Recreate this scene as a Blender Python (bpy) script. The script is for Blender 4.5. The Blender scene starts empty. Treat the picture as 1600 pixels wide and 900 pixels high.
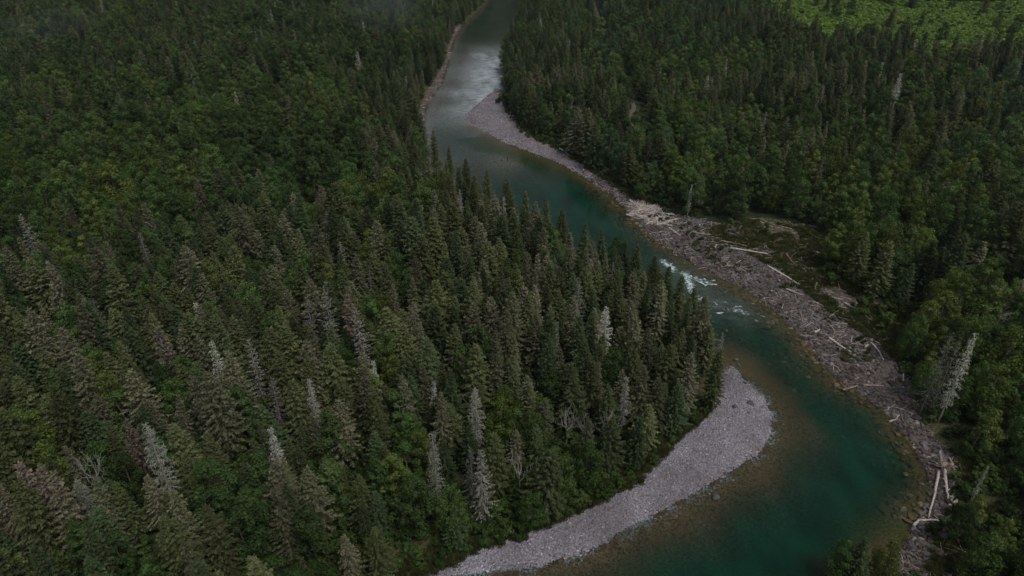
import bpy, math, random
import numpy as np
from mathutils import Vector, Matrix, Euler

random.seed(7)
rng = np.random.default_rng(7)
SC = bpy.context.scene
COL = SC.collection

# ------------------------------------------------------------------ camera
CAM_H, PITCH, FPX = 85.0, math.radians(31.4), 1070.0      # metres, below horizontal, focal length in photo pixels
cd = bpy.data.cameras.new('camera')
cd.sensor_width = 36.0
cd.lens = FPX / 1600.0 * 36.0
cd.clip_start = 1.0
cd.clip_end = 9000.0
cam = bpy.data.objects.new('camera', cd)
cam.location = (0, 0, CAM_H)
cam.rotation_euler = (math.pi / 2 - PITCH, 0, 0)
COL.objects.link(cam)
SC.camera = cam

# ------------------------------------------------------------------ sky, sun, exposure
SUN_EL, SUN_AZ = math.radians(60), math.radians(138)      # azimuth from +Y towards +X
w = bpy.data.worlds.new('World')
SC.world = w
w.use_nodes = True
nt = w.node_tree
bg = nt.nodes['Background']
sky = nt.nodes.new('ShaderNodeTexSky')
sky.sky_type = 'NISHITA'
sky.sun_disc = False
sky.sun_elevation = SUN_EL
sky.sun_rotation = SUN_AZ
sky.dust_density = 3.0
sky.altitude = 100
hs = nt.nodes.new('ShaderNodeHueSaturation')              # an overcast sky: the blue mostly veiled
hs.inputs['Saturation'].default_value = 0.34
nt.links.new(sky.outputs[0], hs.inputs['Color'])
nt.links.new(hs.outputs[0], bg.inputs['Color'])
bg.inputs['Strength'].default_value = 0.10
sl = bpy.data.lights.new('sun', 'SUN')
sl.energy = 1.7
sl.angle = math.radians(18)
sl.color = (1.0, 0.96, 0.9)
so = bpy.data.objects.new('sun', sl)
so.rotation_euler = (math.pi / 2 - SUN_EL, 0, math.pi - SUN_AZ)
so.location = (0, 0, 200)
COL.objects.link(so)
SC.view_settings.view_transform = 'Standard'
SC.view_settings.look = 'None'
SC.view_settings.gamma = 1.0
SC.view_settings.exposure = -0.2
SC.render.engine = 'CYCLES'
SC.cycles.max_bounces = 5
SC.cycles.diffuse_bounces = 3
SC.cycles.glossy_bounces = 2
SC.cycles.transmission_bounces = 3
SC.cycles.transparent_max_bounces = 8
SC.cycles.volume_bounces = 0

# ------------------------------------------------------------------ projection helpers
CP, SP = math.cos(PITCH), math.sin(PITCH)

def unproj(px, py, z=0.0):
    u, v = (px - 800.0) / FPX, (450.0 - py) / FPX
    dx, dy, dz = u, CP + v * SP, -SP + v * CP
    t = (z - CAM_H) / dz
    return (dx * t, dy * t)

def proj(x, y, z):
    zz = z - CAM_H
    d = y * CP - zz * SP
    up = y * SP + zz * CP
    return 800.0 + FPX * x / d, 450.0 - FPX * up / d, d

# ------------------------------------------------------------------ noise in numpy
def _hash(ix, iy, s):
    n = (ix.astype(np.int64) * 374761393 + iy.astype(np.int64) * 668265263 + s * 974711) & 0x7fffffff
    n = ((n ^ (n >> 13)) * 1274126177) & 0x7fffffff
    n = (n ^ (n >> 16)) & 0xffffff
    return n / float(0xffffff)

def vnoise(x, y, scale, s=0):
    x = np.asarray(x, float) / scale
    y = np.asarray(y, float) / scale
    ix, iy = np.floor(x), np.floor(y)
    fx, fy = x - ix, y - iy
    fx, fy = fx * fx * (3 - 2 * fx), fy * fy * (3 - 2 * fy)
    a, b = _hash(ix, iy, s), _hash(ix + 1, iy, s)
    c, d = _hash(ix, iy + 1, s), _hash(ix + 1, iy + 1, s)
    return (a * (1 - fx) + b * fx) * (1 - fy) + (c * (1 - fx) + d * fx) * fy

def sstep(a, b, x):
    t = np.clip((np.asarray(x, float) - a) / (b - a), 0, 1)
    return t * t * (3 - 2 * t)

def dist_poly(P, X, Y):
    X = np.asarray(X, float); Y = np.asarray(Y, float)
    best = np.full(X.shape, 1e18)
    for (x0, y0), (x1, y1) in zip(P[:-1], P[1:]):
        dx, dy = x1 - x0, y1 - y0
        t = np.clip(((X - x0) * dx + (Y - y0) * dy) / (dx * dx + dy * dy + 1e-9), 0, 1)
        best = np.minimum(best, (X - x0 - t * dx) ** 2 + (Y - y0 - t * dy) ** 2)
    return np.sqrt(best)

def inside(P, X, Y):
    X = np.asarray(X, float); Y = np.asarray(Y, float)
    r = np.zeros(X.shape, bool)
    n = len(P)
    for i in range(n):
        x0, y0 = P[i]; x1, y1 = P[(i + 1) % n]
        if y0 == y1: continue
        c = ((y0 > Y) != (y1 > Y)) & (X < (x1 - x0) * (Y - y0) / (y1 - y0) + x0)
        r ^= c
    return r

def U(L, z=0.0):
    return [unproj(a, b, z) for a, b in L]

# ------------------------------------------------------------------ the river's two banks on the ground
LEFT = ([(60, 1250), (10, 1000), (-30, 820), (-22, 700), (-14, 620)] +
        U([(768, -8), (745, 20), (724, 38), (710, 60), (705, 78), (700, 102), (690, 130), (673, 155), (661, 180)]) +
        U([(665, 196), (690, 224), (752, 266), (812, 300), (872, 333), (935, 372), (992, 392), (1035, 428), (1080, 462), (1104, 505), (1112, 552)], 13.0) +
        U([(1142, 574), (1165, 596), (1190, 620), (1204, 645), (1203, 675), (1190, 702), (1152, 728), (1130, 742), (1080, 770), (1045, 790), (1000, 813),
           (960, 835), (920, 855), (880, 870), (840, 882), (760, 893), (640, 905), (560, 935), (480, 985), (400, 1060), (300, 1180)]))
RIGHT = ([(85, 1250), (40, 1000), (0, 820), (12, 700), (14, 620)] +
         U([(822, -5), (808, 30), (797, 60), (789, 85), (784, 108), (783, 132), (765, 147), (740, 168), (726, 182), (733, 192), (760, 205), (790, 222),
            (840, 240), (880, 256), (920, 279), (960, 307), (985, 336), (1010, 366), (1050, 392), (1078, 408), (1105, 428), (1140, 440), (1180, 462),
            (1215, 490), (1250, 522), (1285, 570), (1315, 598), (1345, 615), (1390, 652), (1420, 690), (1448, 735), (1455, 775), (1432, 810),
            (1415, 850), (1370, 900), (1250, 975), (1000, 1060), (800, 1150), (700, 1250)]))
RIVER = LEFT + RIGHT[::-1]
BAR_LOW = U([(1142, 574), (1127, 576), (1120, 605), (1108, 645), (1062, 690), (1000, 750), (927, 787), (845, 828), (755, 859), (675, 884), (590, 904), (520, 945), (440, 1010), (480, 985), (560, 935),
             (640, 905), (760, 893), (840, 882), (920, 855), (1000, 813), (1080, 770), (1152, 728), (1190, 702), (1205, 675), (1206, 645), (1190, 620), (1165, 596)], 0.3)
BAR_UP = U([(786, 96), (791, 120), (789, 145), (800, 180), (818, 208), (845, 224), (884, 238), (912, 258), (928, 270), (920, 279), (880, 256),
            (840, 240), (790, 222), (760, 205), (733, 192), (724, 182), (740, 168), (765, 147), (781, 132), (782, 108)], 0.3)
ROCKS = U([(928, 270), (958, 288), (990, 312), (1035, 328), (1080, 345), (1110, 352), (1150, 358), (1190, 378), (1225, 405), (1262, 428), (1300, 462), (1330, 500), (1365, 522), (1398, 552), (1420, 598),
           (1440, 650), (1462, 690), (1492, 712), (1500, 745), (1490, 800), (1470, 850), (1455, 905), (1400, 930), (1370, 900), (1415, 850), (1432, 810), (1455, 775), (1448, 735), (1420, 690),
           (1390, 652), (1345, 615), (1285, 570), (1250, 522), (1215, 490), (1180, 462), (1140, 440), (1105, 428), (1078, 408), (1050, 392), (1010, 366), (985, 336), (960, 307), (920, 279)], 0.4)
CLEAR = U([(1140, 352), (1190, 345), (1270, 360), (1290, 385), (1270, 420), (1330, 455), (1420, 470), (1450, 500), (1430, 540), (1400, 545), (1330, 500), (1262, 428), (1190, 378)], 1.5)
CLEAR2 = U([(1490, 710), (1530, 730), (1545, 770), (1508, 800), (1515, 850), (1512, 1040), (1430, 1040), (1470, 850), (1485, 800), (1500, 745)], 1.0)
SHORE_L = U([(728, 36), (716, 60), (711, 78), (707, 102), (697, 130), (680, 155), (667, 188), (652, 178), (664, 148), (681, 121), (692, 98), (699, 72), (712, 42)], 0.3)

def feat(X, Y):
    dR, dL = dist_poly(RIGHT, X, Y), dist_poly(LEFT, X, Y)
    ins = inside(RIVER, X, Y)
    return dL, dR, ins

def height(X, Y, F=None):
    X = np.atleast_1d(np.asarray(X, float)); Y = np.atleast_1d(np.asarray(Y, float))
    dL, dR, ins = F if F is not None else feat(X, Y)
    d = np.minimum(dL, dR)
    reach = sstep(185, 235, Y)                                    # upstream of the pool the river runs shallow
    near = sstep(-1, 17, dL + 2.5 * vnoise(X, Y, 6, 5)) ** 1.4 * sstep(0, 10.5, dR + 2.2 * vnoise(X, Y, 5, 15) - .6) ** 1.4
    up = sstep(0, 6, d)
    rapid = np.exp(-((Y - unproj(1100, 455)[1]) / 20) ** 2)
    depth = (1 - reach) * near * (2.9 - 1.8 * rapid) + reach * up * (0.42 + 1.3 * sstep(350, 480, Y) - .25 * sstep(270, 300, Y) * sstep(390, 370, Y) + 0.8 * sstep(0, 14, dR) * sstep(275, 240, Y) * sstep(205, 240, Y))
    wx, wy = unproj(788, 252)                                    # a gravelly shoal where the anglers wade
    depth = depth * (1 - .8 * np.exp(-((X - wx) ** 2 / 60 + (Y - wy) ** 2 / 140)))
    depth = depth * (0.8 + 0.4 * vnoise(X, Y, 9, 3)) + 0.10 * sstep(0, 1.2, d)
    zin = -depth + 0.16 * (vnoise(X, Y, 1.7, 8) - 0.5) * sstep(0, 2, d)
    b = 0.42 * sstep(0, 2.5, d) + 0.55 * sstep(1, 10, d) + 1.7 * sstep(9, 32, d)
    b = b + sstep(10, 90, d) * (5.0 * vnoise(X, Y, 95, 1) + 2.0 * vnoise(X, Y, 33, 2) - 2.0)
    b = b + sstep(35, 120, d) * (7.0 * vnoise(X, Y, 62, 51) - 2.5)
    b = b + sstep(0.6, 6, d) * 0.35 * (vnoise(X, Y, 3.3, 4) - 0.5) + 0.10 * (vnoise(X, Y, 1.3, 6) - 0.3) * sstep(0, 1, d)
    far = np.hypot(X, Y)  # for unseen hills added beyond view, shaped so the far river reflects dark
    b = b + sstep(600, 1000, far) * 105 + sstep(700, 1500, far) * (90 + 90 * vnoise(X, Y, 420, 11)) + sstep(60, 420, X - 60) * 10
    b = b + sstep(700, 1500, far) * 25 * vnoise(X, Y, 90, 12)
    return np.where(ins, zin, b)

def h1(x, y):
    return float(height(x, y)[0])

_T = np.concatenate([np.arange(60, 700, 1.5)])
def at(px, py, top=0.0):
    """where the line of sight through photo pixel px, py meets the ground raised by top"""
    u, v = (px - 800.0) / FPX, (450.0 - py) / FPX
    dx, dy, dz = u, CP + v * SP, -SP + v * CP
    L = math.sqrt(dx * dx + dy * dy + dz * dz)
    dx, dy, dz = dx / L, dy / L, dz / L
    zs = CAM_H + dz * _T - top
    hs_ = height(dx * _T, dy * _T)
    hit = np.nonzero(zs < hs_)[0]
    if len(hit) == 0: t = 640.0
    elif hit[0] == 0: t = _T[0] if abs(CAM_H + dz * _T[0]) < 30 else _T[0]
    else:
        k = hit[0]; a = zs[k - 1] - hs_[k - 1]; b = hs_[k] - zs[k]
        t = _T[k - 1] + (_T[k] - _T[k - 1]) * a / (a + b + 1e-9)
    x, y = dx * t, dy * t
    return x, y, h1(x, y)

def G(L, top=0.0):
    return [at(a, b, top)[:2] for a, b in L]
FIELD = G([(1190, 2), (1194, 22), (1235, 66), (1300, 80), (1345, 70), (1420, 98), (1480, 112), (1540, 104), (1590, 86), (1700, 76), (1700, 2)], 1.5)
ROADS = [(G([(924, 0), (928, 12), (933, 26), (937, 47), (950, 77), (966, 107), (975, 128), (984, 155), (990, 185), (992, 205), (1010, 235), (1060, 262)]), 1.7),
         (G([(1240, 318), (1285, 340), (1335, 352), (1400, 372), (1440, 390), (1490, 412), (1540, 440), (1620, 470)]), 1.8),
         (G([(880, 236), (893, 222), (915, 216), (940, 224)]), 0.9)]

# ------------------------------------------------------------------ object helpers
def tag(o, label=None, cat=None, group=None, kind=None):
    if label: o['label'] = label
    if cat: o['category'] = cat
    if group: o['group'] = group
    if kind: o['kind'] = kind
    return o

def link(name, data, parent=None, loc=None):
    o = bpy.data.objects.new(name, data)
    COL.objects.link(o)
    if parent: o.parent = parent
    if loc is not None: o.location = loc
    return o

def mesh_from(name, V, F, mat=None, smooth=False):
    me = bpy.data.meshes.new(name)
    V = np.asarray(V, np.float32).reshape(-1, 3)
    if isinstance(F, np.ndarray):
        k = F.shape[1]
        me.vertices.add(len(V)); me.vertices.foreach_set('co', V.ravel())
        me.loops.add(F.size); me.loops.foreach_set('vertex_index', F.astype(np.int32).ravel())
        me.polygons.add(len(F)); me.polygons.foreach_set('loop_start', np.arange(0, F.size, k, dtype=np.int32))
        me.update(calc_edges=True)
    else:
        me.from_pydata([tuple(map(float, v)) for v in V], [], F)
        me.update()
    if mat is not None: me.materials.append(mat)
    if smooth: me.polygons.foreach_set('use_smooth', np.ones(len(me.polygons), bool))
    return me

class MB:
    def __init__(s): s.v = []; s.f = []
    def tube(s, pts, rad, n=6, cap=True):
        base = len(s.v)
        pts = [Vector(p) for p in pts]
        for i, p in enumerate(pts):
            a = pts[max(i - 1, 0)]; b = pts[min(i + 1, len(pts) - 1)]
            t = (b - a).normalized() if (b - a).length > 1e-6 else Vector((0, 0, 1))
            u = t.cross(Vector((0, 0, 1)) if abs(t.z) < 0.9 else Vector((1, 0, 0))).normalized()
            v = t.cross(u)
            for k in range(n):
                an = 2 * math.pi * k / n
                s.v.append(p + (u * math.cos(an) + v * math.sin(an)) * rad[i])
        for i in range(len(pts) - 1):
            for k in range(n):
                a = base + i * n + k; b = base + i * n + (k + 1) % n
                s.f.append((a, b, b + n, a + n))
        if cap:
            s.f.append(tuple(base + k for k in range(n))[::-1])
            s.f.append(tuple(base + (len(pts) - 1) * n + k for k in range(n)))
        return s
    def tri(s, a, b, c):
        k = len(s.v); s.v += [a, b, c]; s.f.append((k, k + 1, k + 2))
    def quad(s, a, b, c, d):
        k = len(s.v); s.v += [a, b, c, d]; s.f.append((k, k + 1, k + 2, k + 3))
    def mesh(s, name, mat=None, smooth=False):
        return mesh_from(name, s.v, s.f, mat, smooth)

# ------------------------------------------------------------------ materials
def newmat(name):
    m = bpy.data.materials.new(name); m.use_nodes = True
    t = m.node_tree; t.nodes.clear()
    out = t.nodes.new('ShaderNodeOutputMaterial')
    return m, t, out

def N(t, kind, **kw):
    n = t.nodes.new(kind)
    for k, v in kw.items():
        if k in n.inputs: n.inputs[k].default_value = v
        else: setattr(n, k, v)
    return n

def ramp(t, fac, stops, interp='LINEAR'):
    r = t.nodes.new('ShaderNodeValToRGB')
    r.color_ramp.interpolation = interp
    el = r.color_ramp.elements
    while len(el) < len(stops): el.new(0.5)
    for e, (p, c) in zip(el, stops):
        e.position = p; e.color = (*c, 1)
    t.links.new(fac, r.inputs[0])
    return r.outputs[0]

def mixc(t, fac, a, b, mode='MIX'):
    m = t.nodes.new('ShaderNodeMix'); m.data_type = 'RGBA'; m.blend_type = mode
    for sock, v in ((0, fac), (6, a), (7, b)):
        if isinstance(v, bpy.types.NodeSocket): t.links.new(v, m.inputs[sock])
        elif sock == 0: m.inputs[0].default_value = v
        else: m.inputs[sock].default_value = (*v, 1)
    return m.outputs[2]

def math_(t, op, a, b=None):
    m = t.nodes.new('ShaderNodeMath'); m.operation = op
    for i, v in enumerate((a, b)):
        if v is None: continue
        if isinstance(v, bpy.types.NodeSocket): t.links.new(v, m.inputs[i])
        else: m.inputs[i].default_value = v
    return m.outputs[0]

def foliage(name, cols, leaf_noise=0.9, transl=0.22, spread=0.22):
    """cols: two tones mixed per tree; fine mottling inside each crown; each tree lighter or darker as real crowns are."""
    m, t, out = newmat(name)
    oi = t.nodes.new('ShaderNodeObjectInfo')
    c = ramp(t, oi.outputs['Random'], [(0, cols[0]), (0.45, cols[1]), (1, cols[2])])
    geo = t.nodes.new('ShaderNodeNewGeometry')
    nz = N(t, 'ShaderNodeTexNoise', Scale=leaf_noise, Detail=3.0)
    t.links.new(geo.outputs['Position'], nz.inputs['Vector'])
    v = ramp(t, nz.outputs['Fac'], [(0.3, (0.85,) * 3), (0.55, (1.15,) * 3), (0.75, (1.5,) * 3)])
    c = mixc(t, 1.0, c, v, 'MULTIPLY')
    br = N(t, 'ShaderNodeTexWhiteNoise'); br.noise_dimensions = '3D'; t.links.new(oi.outputs['Location'], br.inputs['Vector'])
    c = mixc(t, 1.0, c, ramp(t, br.outputs['Value'], [(0, (.6,) * 3), (1, (1.4,) * 3)]), 'MULTIPLY')
    rp = ramp(t, geo.outputs['Random Per Island'], [(0, (1 - spread,) * 3), (1, (1 + spread * 1.6,) * 3)])
    c = mixc(t, 1.0, c, rp, 'MULTIPLY')
    d = t.nodes.new('ShaderNodeBsdfDiffuse'); t.links.new(c, d.inputs[0])
    tr = t.nodes.new('ShaderNodeBsdfTranslucent'); t.links.new(c, tr.inputs[0])
    mx = N(t, 'ShaderNodeMixShader'); mx.inputs[0].default_value = transl
    t.links.new(d.outputs[0], mx.inputs[1]); t.links.new(tr.outputs[0], mx.inputs[2])
    t.links.new(mx.outputs[0], out.inputs[0])
    return m

def simple(name, c1, c2, scale=4.0, rough=0.85, bump=0.0, coord='Object', rnd=0.0, aniso=None):
    m, t, out = newmat(name)
    p = N(t, 'ShaderNodeBsdfPrincipled', Roughness=rough)
    p.inputs['Specular IOR Level'].default_value = 0.2
    tc = t.nodes.new('ShaderNodeTexCoord')
    vec = tc.outputs[coord]
    if aniso:
        mp = t.nodes.new('ShaderNodeMapping'); mp.inputs['Scale'].default_value = aniso
        t.links.new(vec, mp.inputs[0]); vec = mp.outputs[0]
    nz = N(t, 'ShaderNodeTexNoise', Scale=scale, Detail=4.0)
    t.links.new(vec, nz.inputs['Vector'])
    c = ramp(t, nz.outputs['Fac'], [(0.3, c1), (0.7, c2)])
    if rnd:
        oi = t.nodes.new('ShaderNodeObjectInfo')
        c = mixc(t, 1.0, c, ramp(t, oi.outputs['Random'], [(0, (1 - rnd,) * 3), (1, (1 + rnd,) * 3)]), 'MULTIPLY')
    t.links.new(c, p.inputs['Base Color'])
    if bump:
        b = N(t, 'ShaderNodeBump', Strength=bump, Distance=0.1)
        t.links.new(nz.outputs['Fac'], b.inputs['Height']); t.links.new(b.outputs[0], p.inputs['Normal'])
    t.links.new(p.outputs[0], out.inputs[0])
    return m

M = {}
M['spruce_dark'] = foliage('spruce_dark', [(0.041, 0.063, 0.029), (0.052, 0.074, 0.034), (0.063, 0.079, 0.037)])
M['spruce_olive'] = foliage('spruce_olive', [(0.070, 0.085, 0.035), (0.081, 0.094, 0.040), (0.094, 0.101, 0.047)])
M['spruce_grey'] = foliage('spruce_grey', [(0.088, 0.094, 0.052), (0.104, 0.103, 0.062), (0.124, 0.117, 0.077)], spread=0.35)
M['spruce_rust'] = foliage('spruce_rust', [(.115, .080, .062), (.125, .100, .080), (.14, .115, .096)], spread=0.35)
M['lichen'] = foliage('lichen', [(.26, .28, .22), (.33, .33, .28), (.38, .37, .34)], spread=0.35)
M['lilac'] = foliage('lilac', [(.13, .128, .11), (.155, .148, .13), (.18, .165, .15)], spread=0.35)
M['leaf_deep'] = foliage('leaf_deep', [(0.040, 0.070, 0.024), (0.048, 0.079, 0.026), (0.056, 0.085, 0.029)], leaf_noise=0.6)
M['leaf_mid'] = foliage('leaf_mid', [(0.049, 0.094, 0.027), (0.059, 0.104, 0.029), (0.070, 0.108, 0.032)], leaf_noise=0.6)
M['leaf_yellow'] = foliage('leaf_yellow', [(0.072, 0.108, 0.025), (0.083, 0.115, 0.027), (0.095, 0.115, 0.030)], leaf_noise=0.6)
M['leaf_teal'] = foliage('leaf_teal', [(0.045, 0.090, 0.037), (0.054, 0.099, 0.042), (0.065, 0.104, 0.047)], leaf_noise=0.6)
M['shrub'] = foliage('shrub', [(0.032, 0.059, 0.018), (0.043, 0.072, 0.020), (0.059, 0.079, 0.025)], leaf_noise=0.7)
M['sapling'] = foliage('sapling', [(.100, .175, .032), (.116, .186, .036), (.130, .190, .040)], leaf_noise=0.3)
M['grass'] = foliage('grass', [(.050, .070, .018), (.075, .085, .026), (.10, .09, .036)], leaf_noise=0.7)
M['bark'] = simple('bark', (.045, .038, .032), (.10, .088, .076), 3.0, aniso=(1, 1, .3))
M['bark_pale'] = simple('bark_pale', (.10, .095, .085), (.24, .225, .20), 3.0, aniso=(1, 1, .3))
M['deadwood'] = simple('deadwood', (.17, .16, .145), (.30, .285, .26), 2.5, rnd=.2)
M['drift'] = simple('driftwood', (.34, .29, .26), (.66, .60, .55), 3.5, rnd=.3, bump=.4)
M['drift_brown'] = simple('driftwood_brown', (.16, .12, .10), (.34, .27, .23), 3.5, rnd=.3, bump=.4)

# stones: tones differ from stone to stone
def stone_mat(name, stops, mul=1.0):
    m, t, out = newmat(name)
    oi = t.nodes.new('ShaderNodeObjectInfo')
    c = ramp(t, oi.outputs['Random'], [(p, tuple(k * mul for k in cc)) for p, cc in stops])
    gp = t.nodes.new('ShaderNodeNewGeometry')
    lo = N(t, 'ShaderNodeTexNoise', Scale=.11, Detail=3.0); t.links.new(gp.outputs['Position'], lo.inputs['Vector'])
    c = mixc(t, 1.0, c, ramp(t, lo.outputs['Fac'], [(.36, (.72, .68, .67)), (.56, (1.0, .98, .98)), (.7, (1.12, 1.12, 1.14))]), 'MULTIPLY')
    tc = t.nodes.new('ShaderNodeTexCoord')
    nz = N(t, 'ShaderNodeTexNoise', Scale=3.0, Detail=5.0)
    t.links.new(tc.outputs['Object'], nz.inputs['Vector'])
    c = mixc(t, 1.0, c, ramp(t, nz.outputs['Fac'], [(.3, (.7,) * 3), (.7, (1.25,) * 3)]), 'MULTIPLY')
    p = N(t, 'ShaderNodeBsdfPrincipled', Roughness=.8)
    p.inputs['Specular IOR Level'].default_value = .25
    b = N(t, 'ShaderNodeBump', Strength=.5, Distance=.1)
    t.links.new(nz.outputs['Fac'], b.inputs['Height']); t.links.new(b.outputs[0], p.inputs['Normal'])
    t.links.new(c, p.inputs['Base Color']); t.links.new(p.outputs[0], out.inputs[0])
    return m
M['cobble'] = stone_mat('cobble', [(0, (.125, .120, .135)), (.2, (.195, .184, .212)), (.5, (.25, .236, .268)), (.8, (.30, .286, .322)), (.95, (.25, .275, .30)), (1, (.54, .53, .56))], 1.06)
M['rubble'] = stone_mat('rubble', [(0, (.045, .036, .032)), (.25, (.088, .075, .072)), (.5, (.148, .132, .134)), (.78, (.22, .206, .218)), (.92, (.13, .09, .062)), (1, (.42, .40, .41))], 0.74)
M['boulder_dark'] = stone_mat('boulder_dark', [(0, (.07, .085, .09)), (1, (.12, .135, .14))])
M['sunken'] = stone_mat('sunken', [(0, (.05, .045, .018)), (.5, (.10, .075, .03)), (.85, (.13, .08, .04)), (1, (.22, .2, .14))])

# ground: one material for the whole sheet, blended by what lies on it
def ground_material():
    m, t, out = newmat('ground')
    geo = t.nodes.new('ShaderNodeNewGeometry'); pos = geo.outputs['Position']
    def at_(n):
        a = t.nodes.new('ShaderNodeAttribute'); a.attribute_name = n; return a.outputs['Fac']
    n1 = N(t, 'ShaderNodeTexNoise', Scale=.35, Detail=6.0); t.links.new(pos, n1.inputs['Vector'])
    n2 = N(t, 'ShaderNodeTexNoise', Scale=2.2, Detail=5.0); t.links.new(pos, n2.inputs['Vector'])
    vo = N(t, 'ShaderNodeTexVoronoi', Scale=3.2); t.links.new(pos, vo.inputs['Vector'])
    floor_ = ramp(t, n1.outputs['Fac'], [(.35, (.018, .028, .012)), (.6, (.035, .044, .018)), (.8, (.055, .045, .028))])
    floor_ = mixc(t, 1.0, floor_, ramp(t, n2.outputs['Fac'], [(.3, (.5,) * 3), (.7, (1.5,) * 3)]), 'MULTIPLY')
    sep = t.nodes.new('ShaderNodeSeparateColor'); t.links.new(vo.outputs['Color'], sep.inputs[0])
    peb = ramp(t, sep.outputs[0], [(0, (.10, .085, .09)), (.4, (.17, .145, .155)), (.85, (.23, .20, .215)), (1, (.32, .30, .31))])
    peb = mixc(t, 1.0, peb, ramp(t, n1.outputs['Fac'], [(.3, (.75,) * 3), (.7, (1.15,) * 3)]), 'MULTIPLY')
    rub = ramp(t, n2.outputs['Fac'], [(.3, (.05, .038, .033)), (.5, (.12, .092, .082)), (.68, (.20, .165, .155))])
    rub = mixc(t, ramp(t, n1.outputs['Fac'], [(.52, (0,) * 3), (.62, (.7,) * 3)]), rub, (.075, .07, .03))
    grs = ramp(t, n2.outputs['Fac'], [(.3, (.03, .04, .015)), (.5, (.06, .068, .024)), (.7, (.11, .085, .055))])
    bare = ramp(t, n2.outputs['Fac'], [(.3, (.05, .038, .028)), (.5, (.105, .078, .06)), (.72, (.19, .15, .125))])
    bedA = ramp(t, sep.outputs[0], [(0, (.07, .045, .034)), (.5, (.16, .105, .08)), (1, (.27, .19, .15))])
    bedB = ramp(t, n2.outputs['Fac'], [(.3, (.035, .036, .010)), (.5, (.095, .085, .022)), (.7, (.18, .125, .04))])
    bedC = ramp(t, sep.outputs[0], [(0, (.12, .105, .10)), (.5, (.24, .215, .21)), (1, (.36, .33, .33))])
    bedA = mixc(t, at_('pale'), bedA, bedC)
    bed = mixc(t, at_('olive'), bedA, bedB)
    bed = mixc(t, at_('orange'), bed, (.16, .085, .04))
    e = ramp(t, math_(t, 'ADD', at_('gravel'), math_(t, 'MULTIPLY', math_(t, 'SUBTRACT', n2.outputs['Fac'], .5), .9)), [(.45, (0,) * 3), (.55, (1,) * 3)])
    def edge(n):
        return ramp(t, math_(t, 'ADD', at_(n), math_(t, 'MULTIPLY', math_(t, 'SUBTRACT', n2.outputs['Fac'], .5), .9)), [(.42, (0,) * 3), (.58, (1,) * 3)])
    c = mixc(t, edge('grassy'), floor_, grs)
    c = mixc(t, edge('bare'), c, bare)
    c = mixc(t, edge('rubble'), c, rub)
    c = mixc(t, e, c, peb)
    c = mixc(t, at_('bed'), c, bed)
    c = mixc(t, at_('wet'), c, mixc(t, 1.0, c, (.45, .38, .34), 'MULTIPLY'))
    p = N(t, 'ShaderNodeBsdfPrincipled', Roughness=.9)
    p.inputs['Specular IOR Level'].default_value = .15
    hgt = math_(t, 'ADD', math_(t, 'MULTIPLY', vo.outputs['Distance'], -.5), n2.outputs['Fac'])
    b = N(t, 'ShaderNodeBump', Strength=.8, Distance=.25)
    t.links.new(hgt, b.inputs['Height']); t.links.new(b.outputs[0], p.inputs['Normal'])
    t.links.new(c, p.inputs['Base Color']); t.links.new(p.outputs[0], out.inputs[0])
    return m
M['ground'] = ground_material()

# ------------------------------------------------------------------ the ground sheet (river bed, bars, shore and forest floor are pieces of it)
def axis(lo, a, b, hi, step, grow):
    mid = list(np.arange(a, b, step))
    l, s, x = [], step, a
    while x > lo:
        s *= grow; x -= s; l.append(x)
    r, s, x = [], step, mid[-1]
    while x < hi:
        s *= grow; x += s; r.append(x)
    return np.array(l[::-1] + mid + r)
GX = axis(-2600, -50, 110, 2600, 1.0, 1.055)
GY = axis(-300, 48, 330, 3200, 1.0, 1.022)
XX, YY = np.meshgrid(GX, GY)
FE = feat(XX.ravel(), YY.ravel())
ZZ = height(XX.ravel(), YY.ravel(), FE)
fx, fy = XX.ravel(), YY.ravel()
dLg, dRg, insg = FE
dg = np.minimum(dLg, dRg)

def soft(P, width=1.5):
    d = dist_poly(P + [P[0]], fx, fy)
    i = inside(P, fx, fy)
    return np.clip(0.5 + np.where(i, d, -d) / (2 * width), 0, 1)
gravel = np.maximum(soft(BAR_LOW), soft(BAR_UP))
rubble = np.maximum(soft(ROCKS, 2.0), soft(SHORE_L))
grassy = np.maximum(soft(CLEAR, 3), soft(CLEAR2, 2)) * (0.55 + .9 * vnoise(fx, fy, 7, 21))
grassy = np.maximum(grassy, soft(FIELD, 12))
grassy = np.maximum(grassy, ((~insg) & (dg < 9)) * .9)
bare = soft(CLEAR2, 2) * 1.2 * vnoise(fx, fy, 6, 22) + soft(CLEAR, 3) * (.35 + .75 * vnoise(fx, fy, 9, 23))
rubble = rubble * np.clip(1.25 - .8 * vnoise(fx, fy, 8, 24) * sstep(3, 9, dRg), 0, 1)
bed = np.where(insg, 1.0, 0.0)
olive = sstep(15, 9, dRg) * (fy < 250)
olive = np.maximum(olive, sstep(60, 140, fy) * .6 * sstep(185, 150, fy))
olive = np.where((fy > 150) & (fy < 235), sstep(12, 8, dRg), olive)
orange = np.clip(np.exp(-((dRg - 2.5) / 2.0) ** 2) * vnoise(fx, fy, 5, 25) * 1.2 + np.exp(-((dLg - 4.5) / 3.5) ** 2) * .75 * (fy < 160), 0, 1) * insg
pale = sstep(205, 240, fy) * (.7 + .6 * (vnoise(fx, fy, 14, 26) - .4)) * sstep(460, 330, fy)
wet = np.where(insg, .5 * sstep(1.5, .3, dg), sstep(.9, .1, dg)) * (1.0)
NXg, NYg = len(GX), len(GY)
idx = np.arange(NXg * NYg).reshape(NYg, NXg)
quads = np.stack([idx[:-1, :-1], idx[:-1, 1:], idx[1:, 1:], idx[1:, :-1]], -1).reshape(-1, 4)
V3 = np.stack([fx, fy, ZZ], 1)
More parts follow.
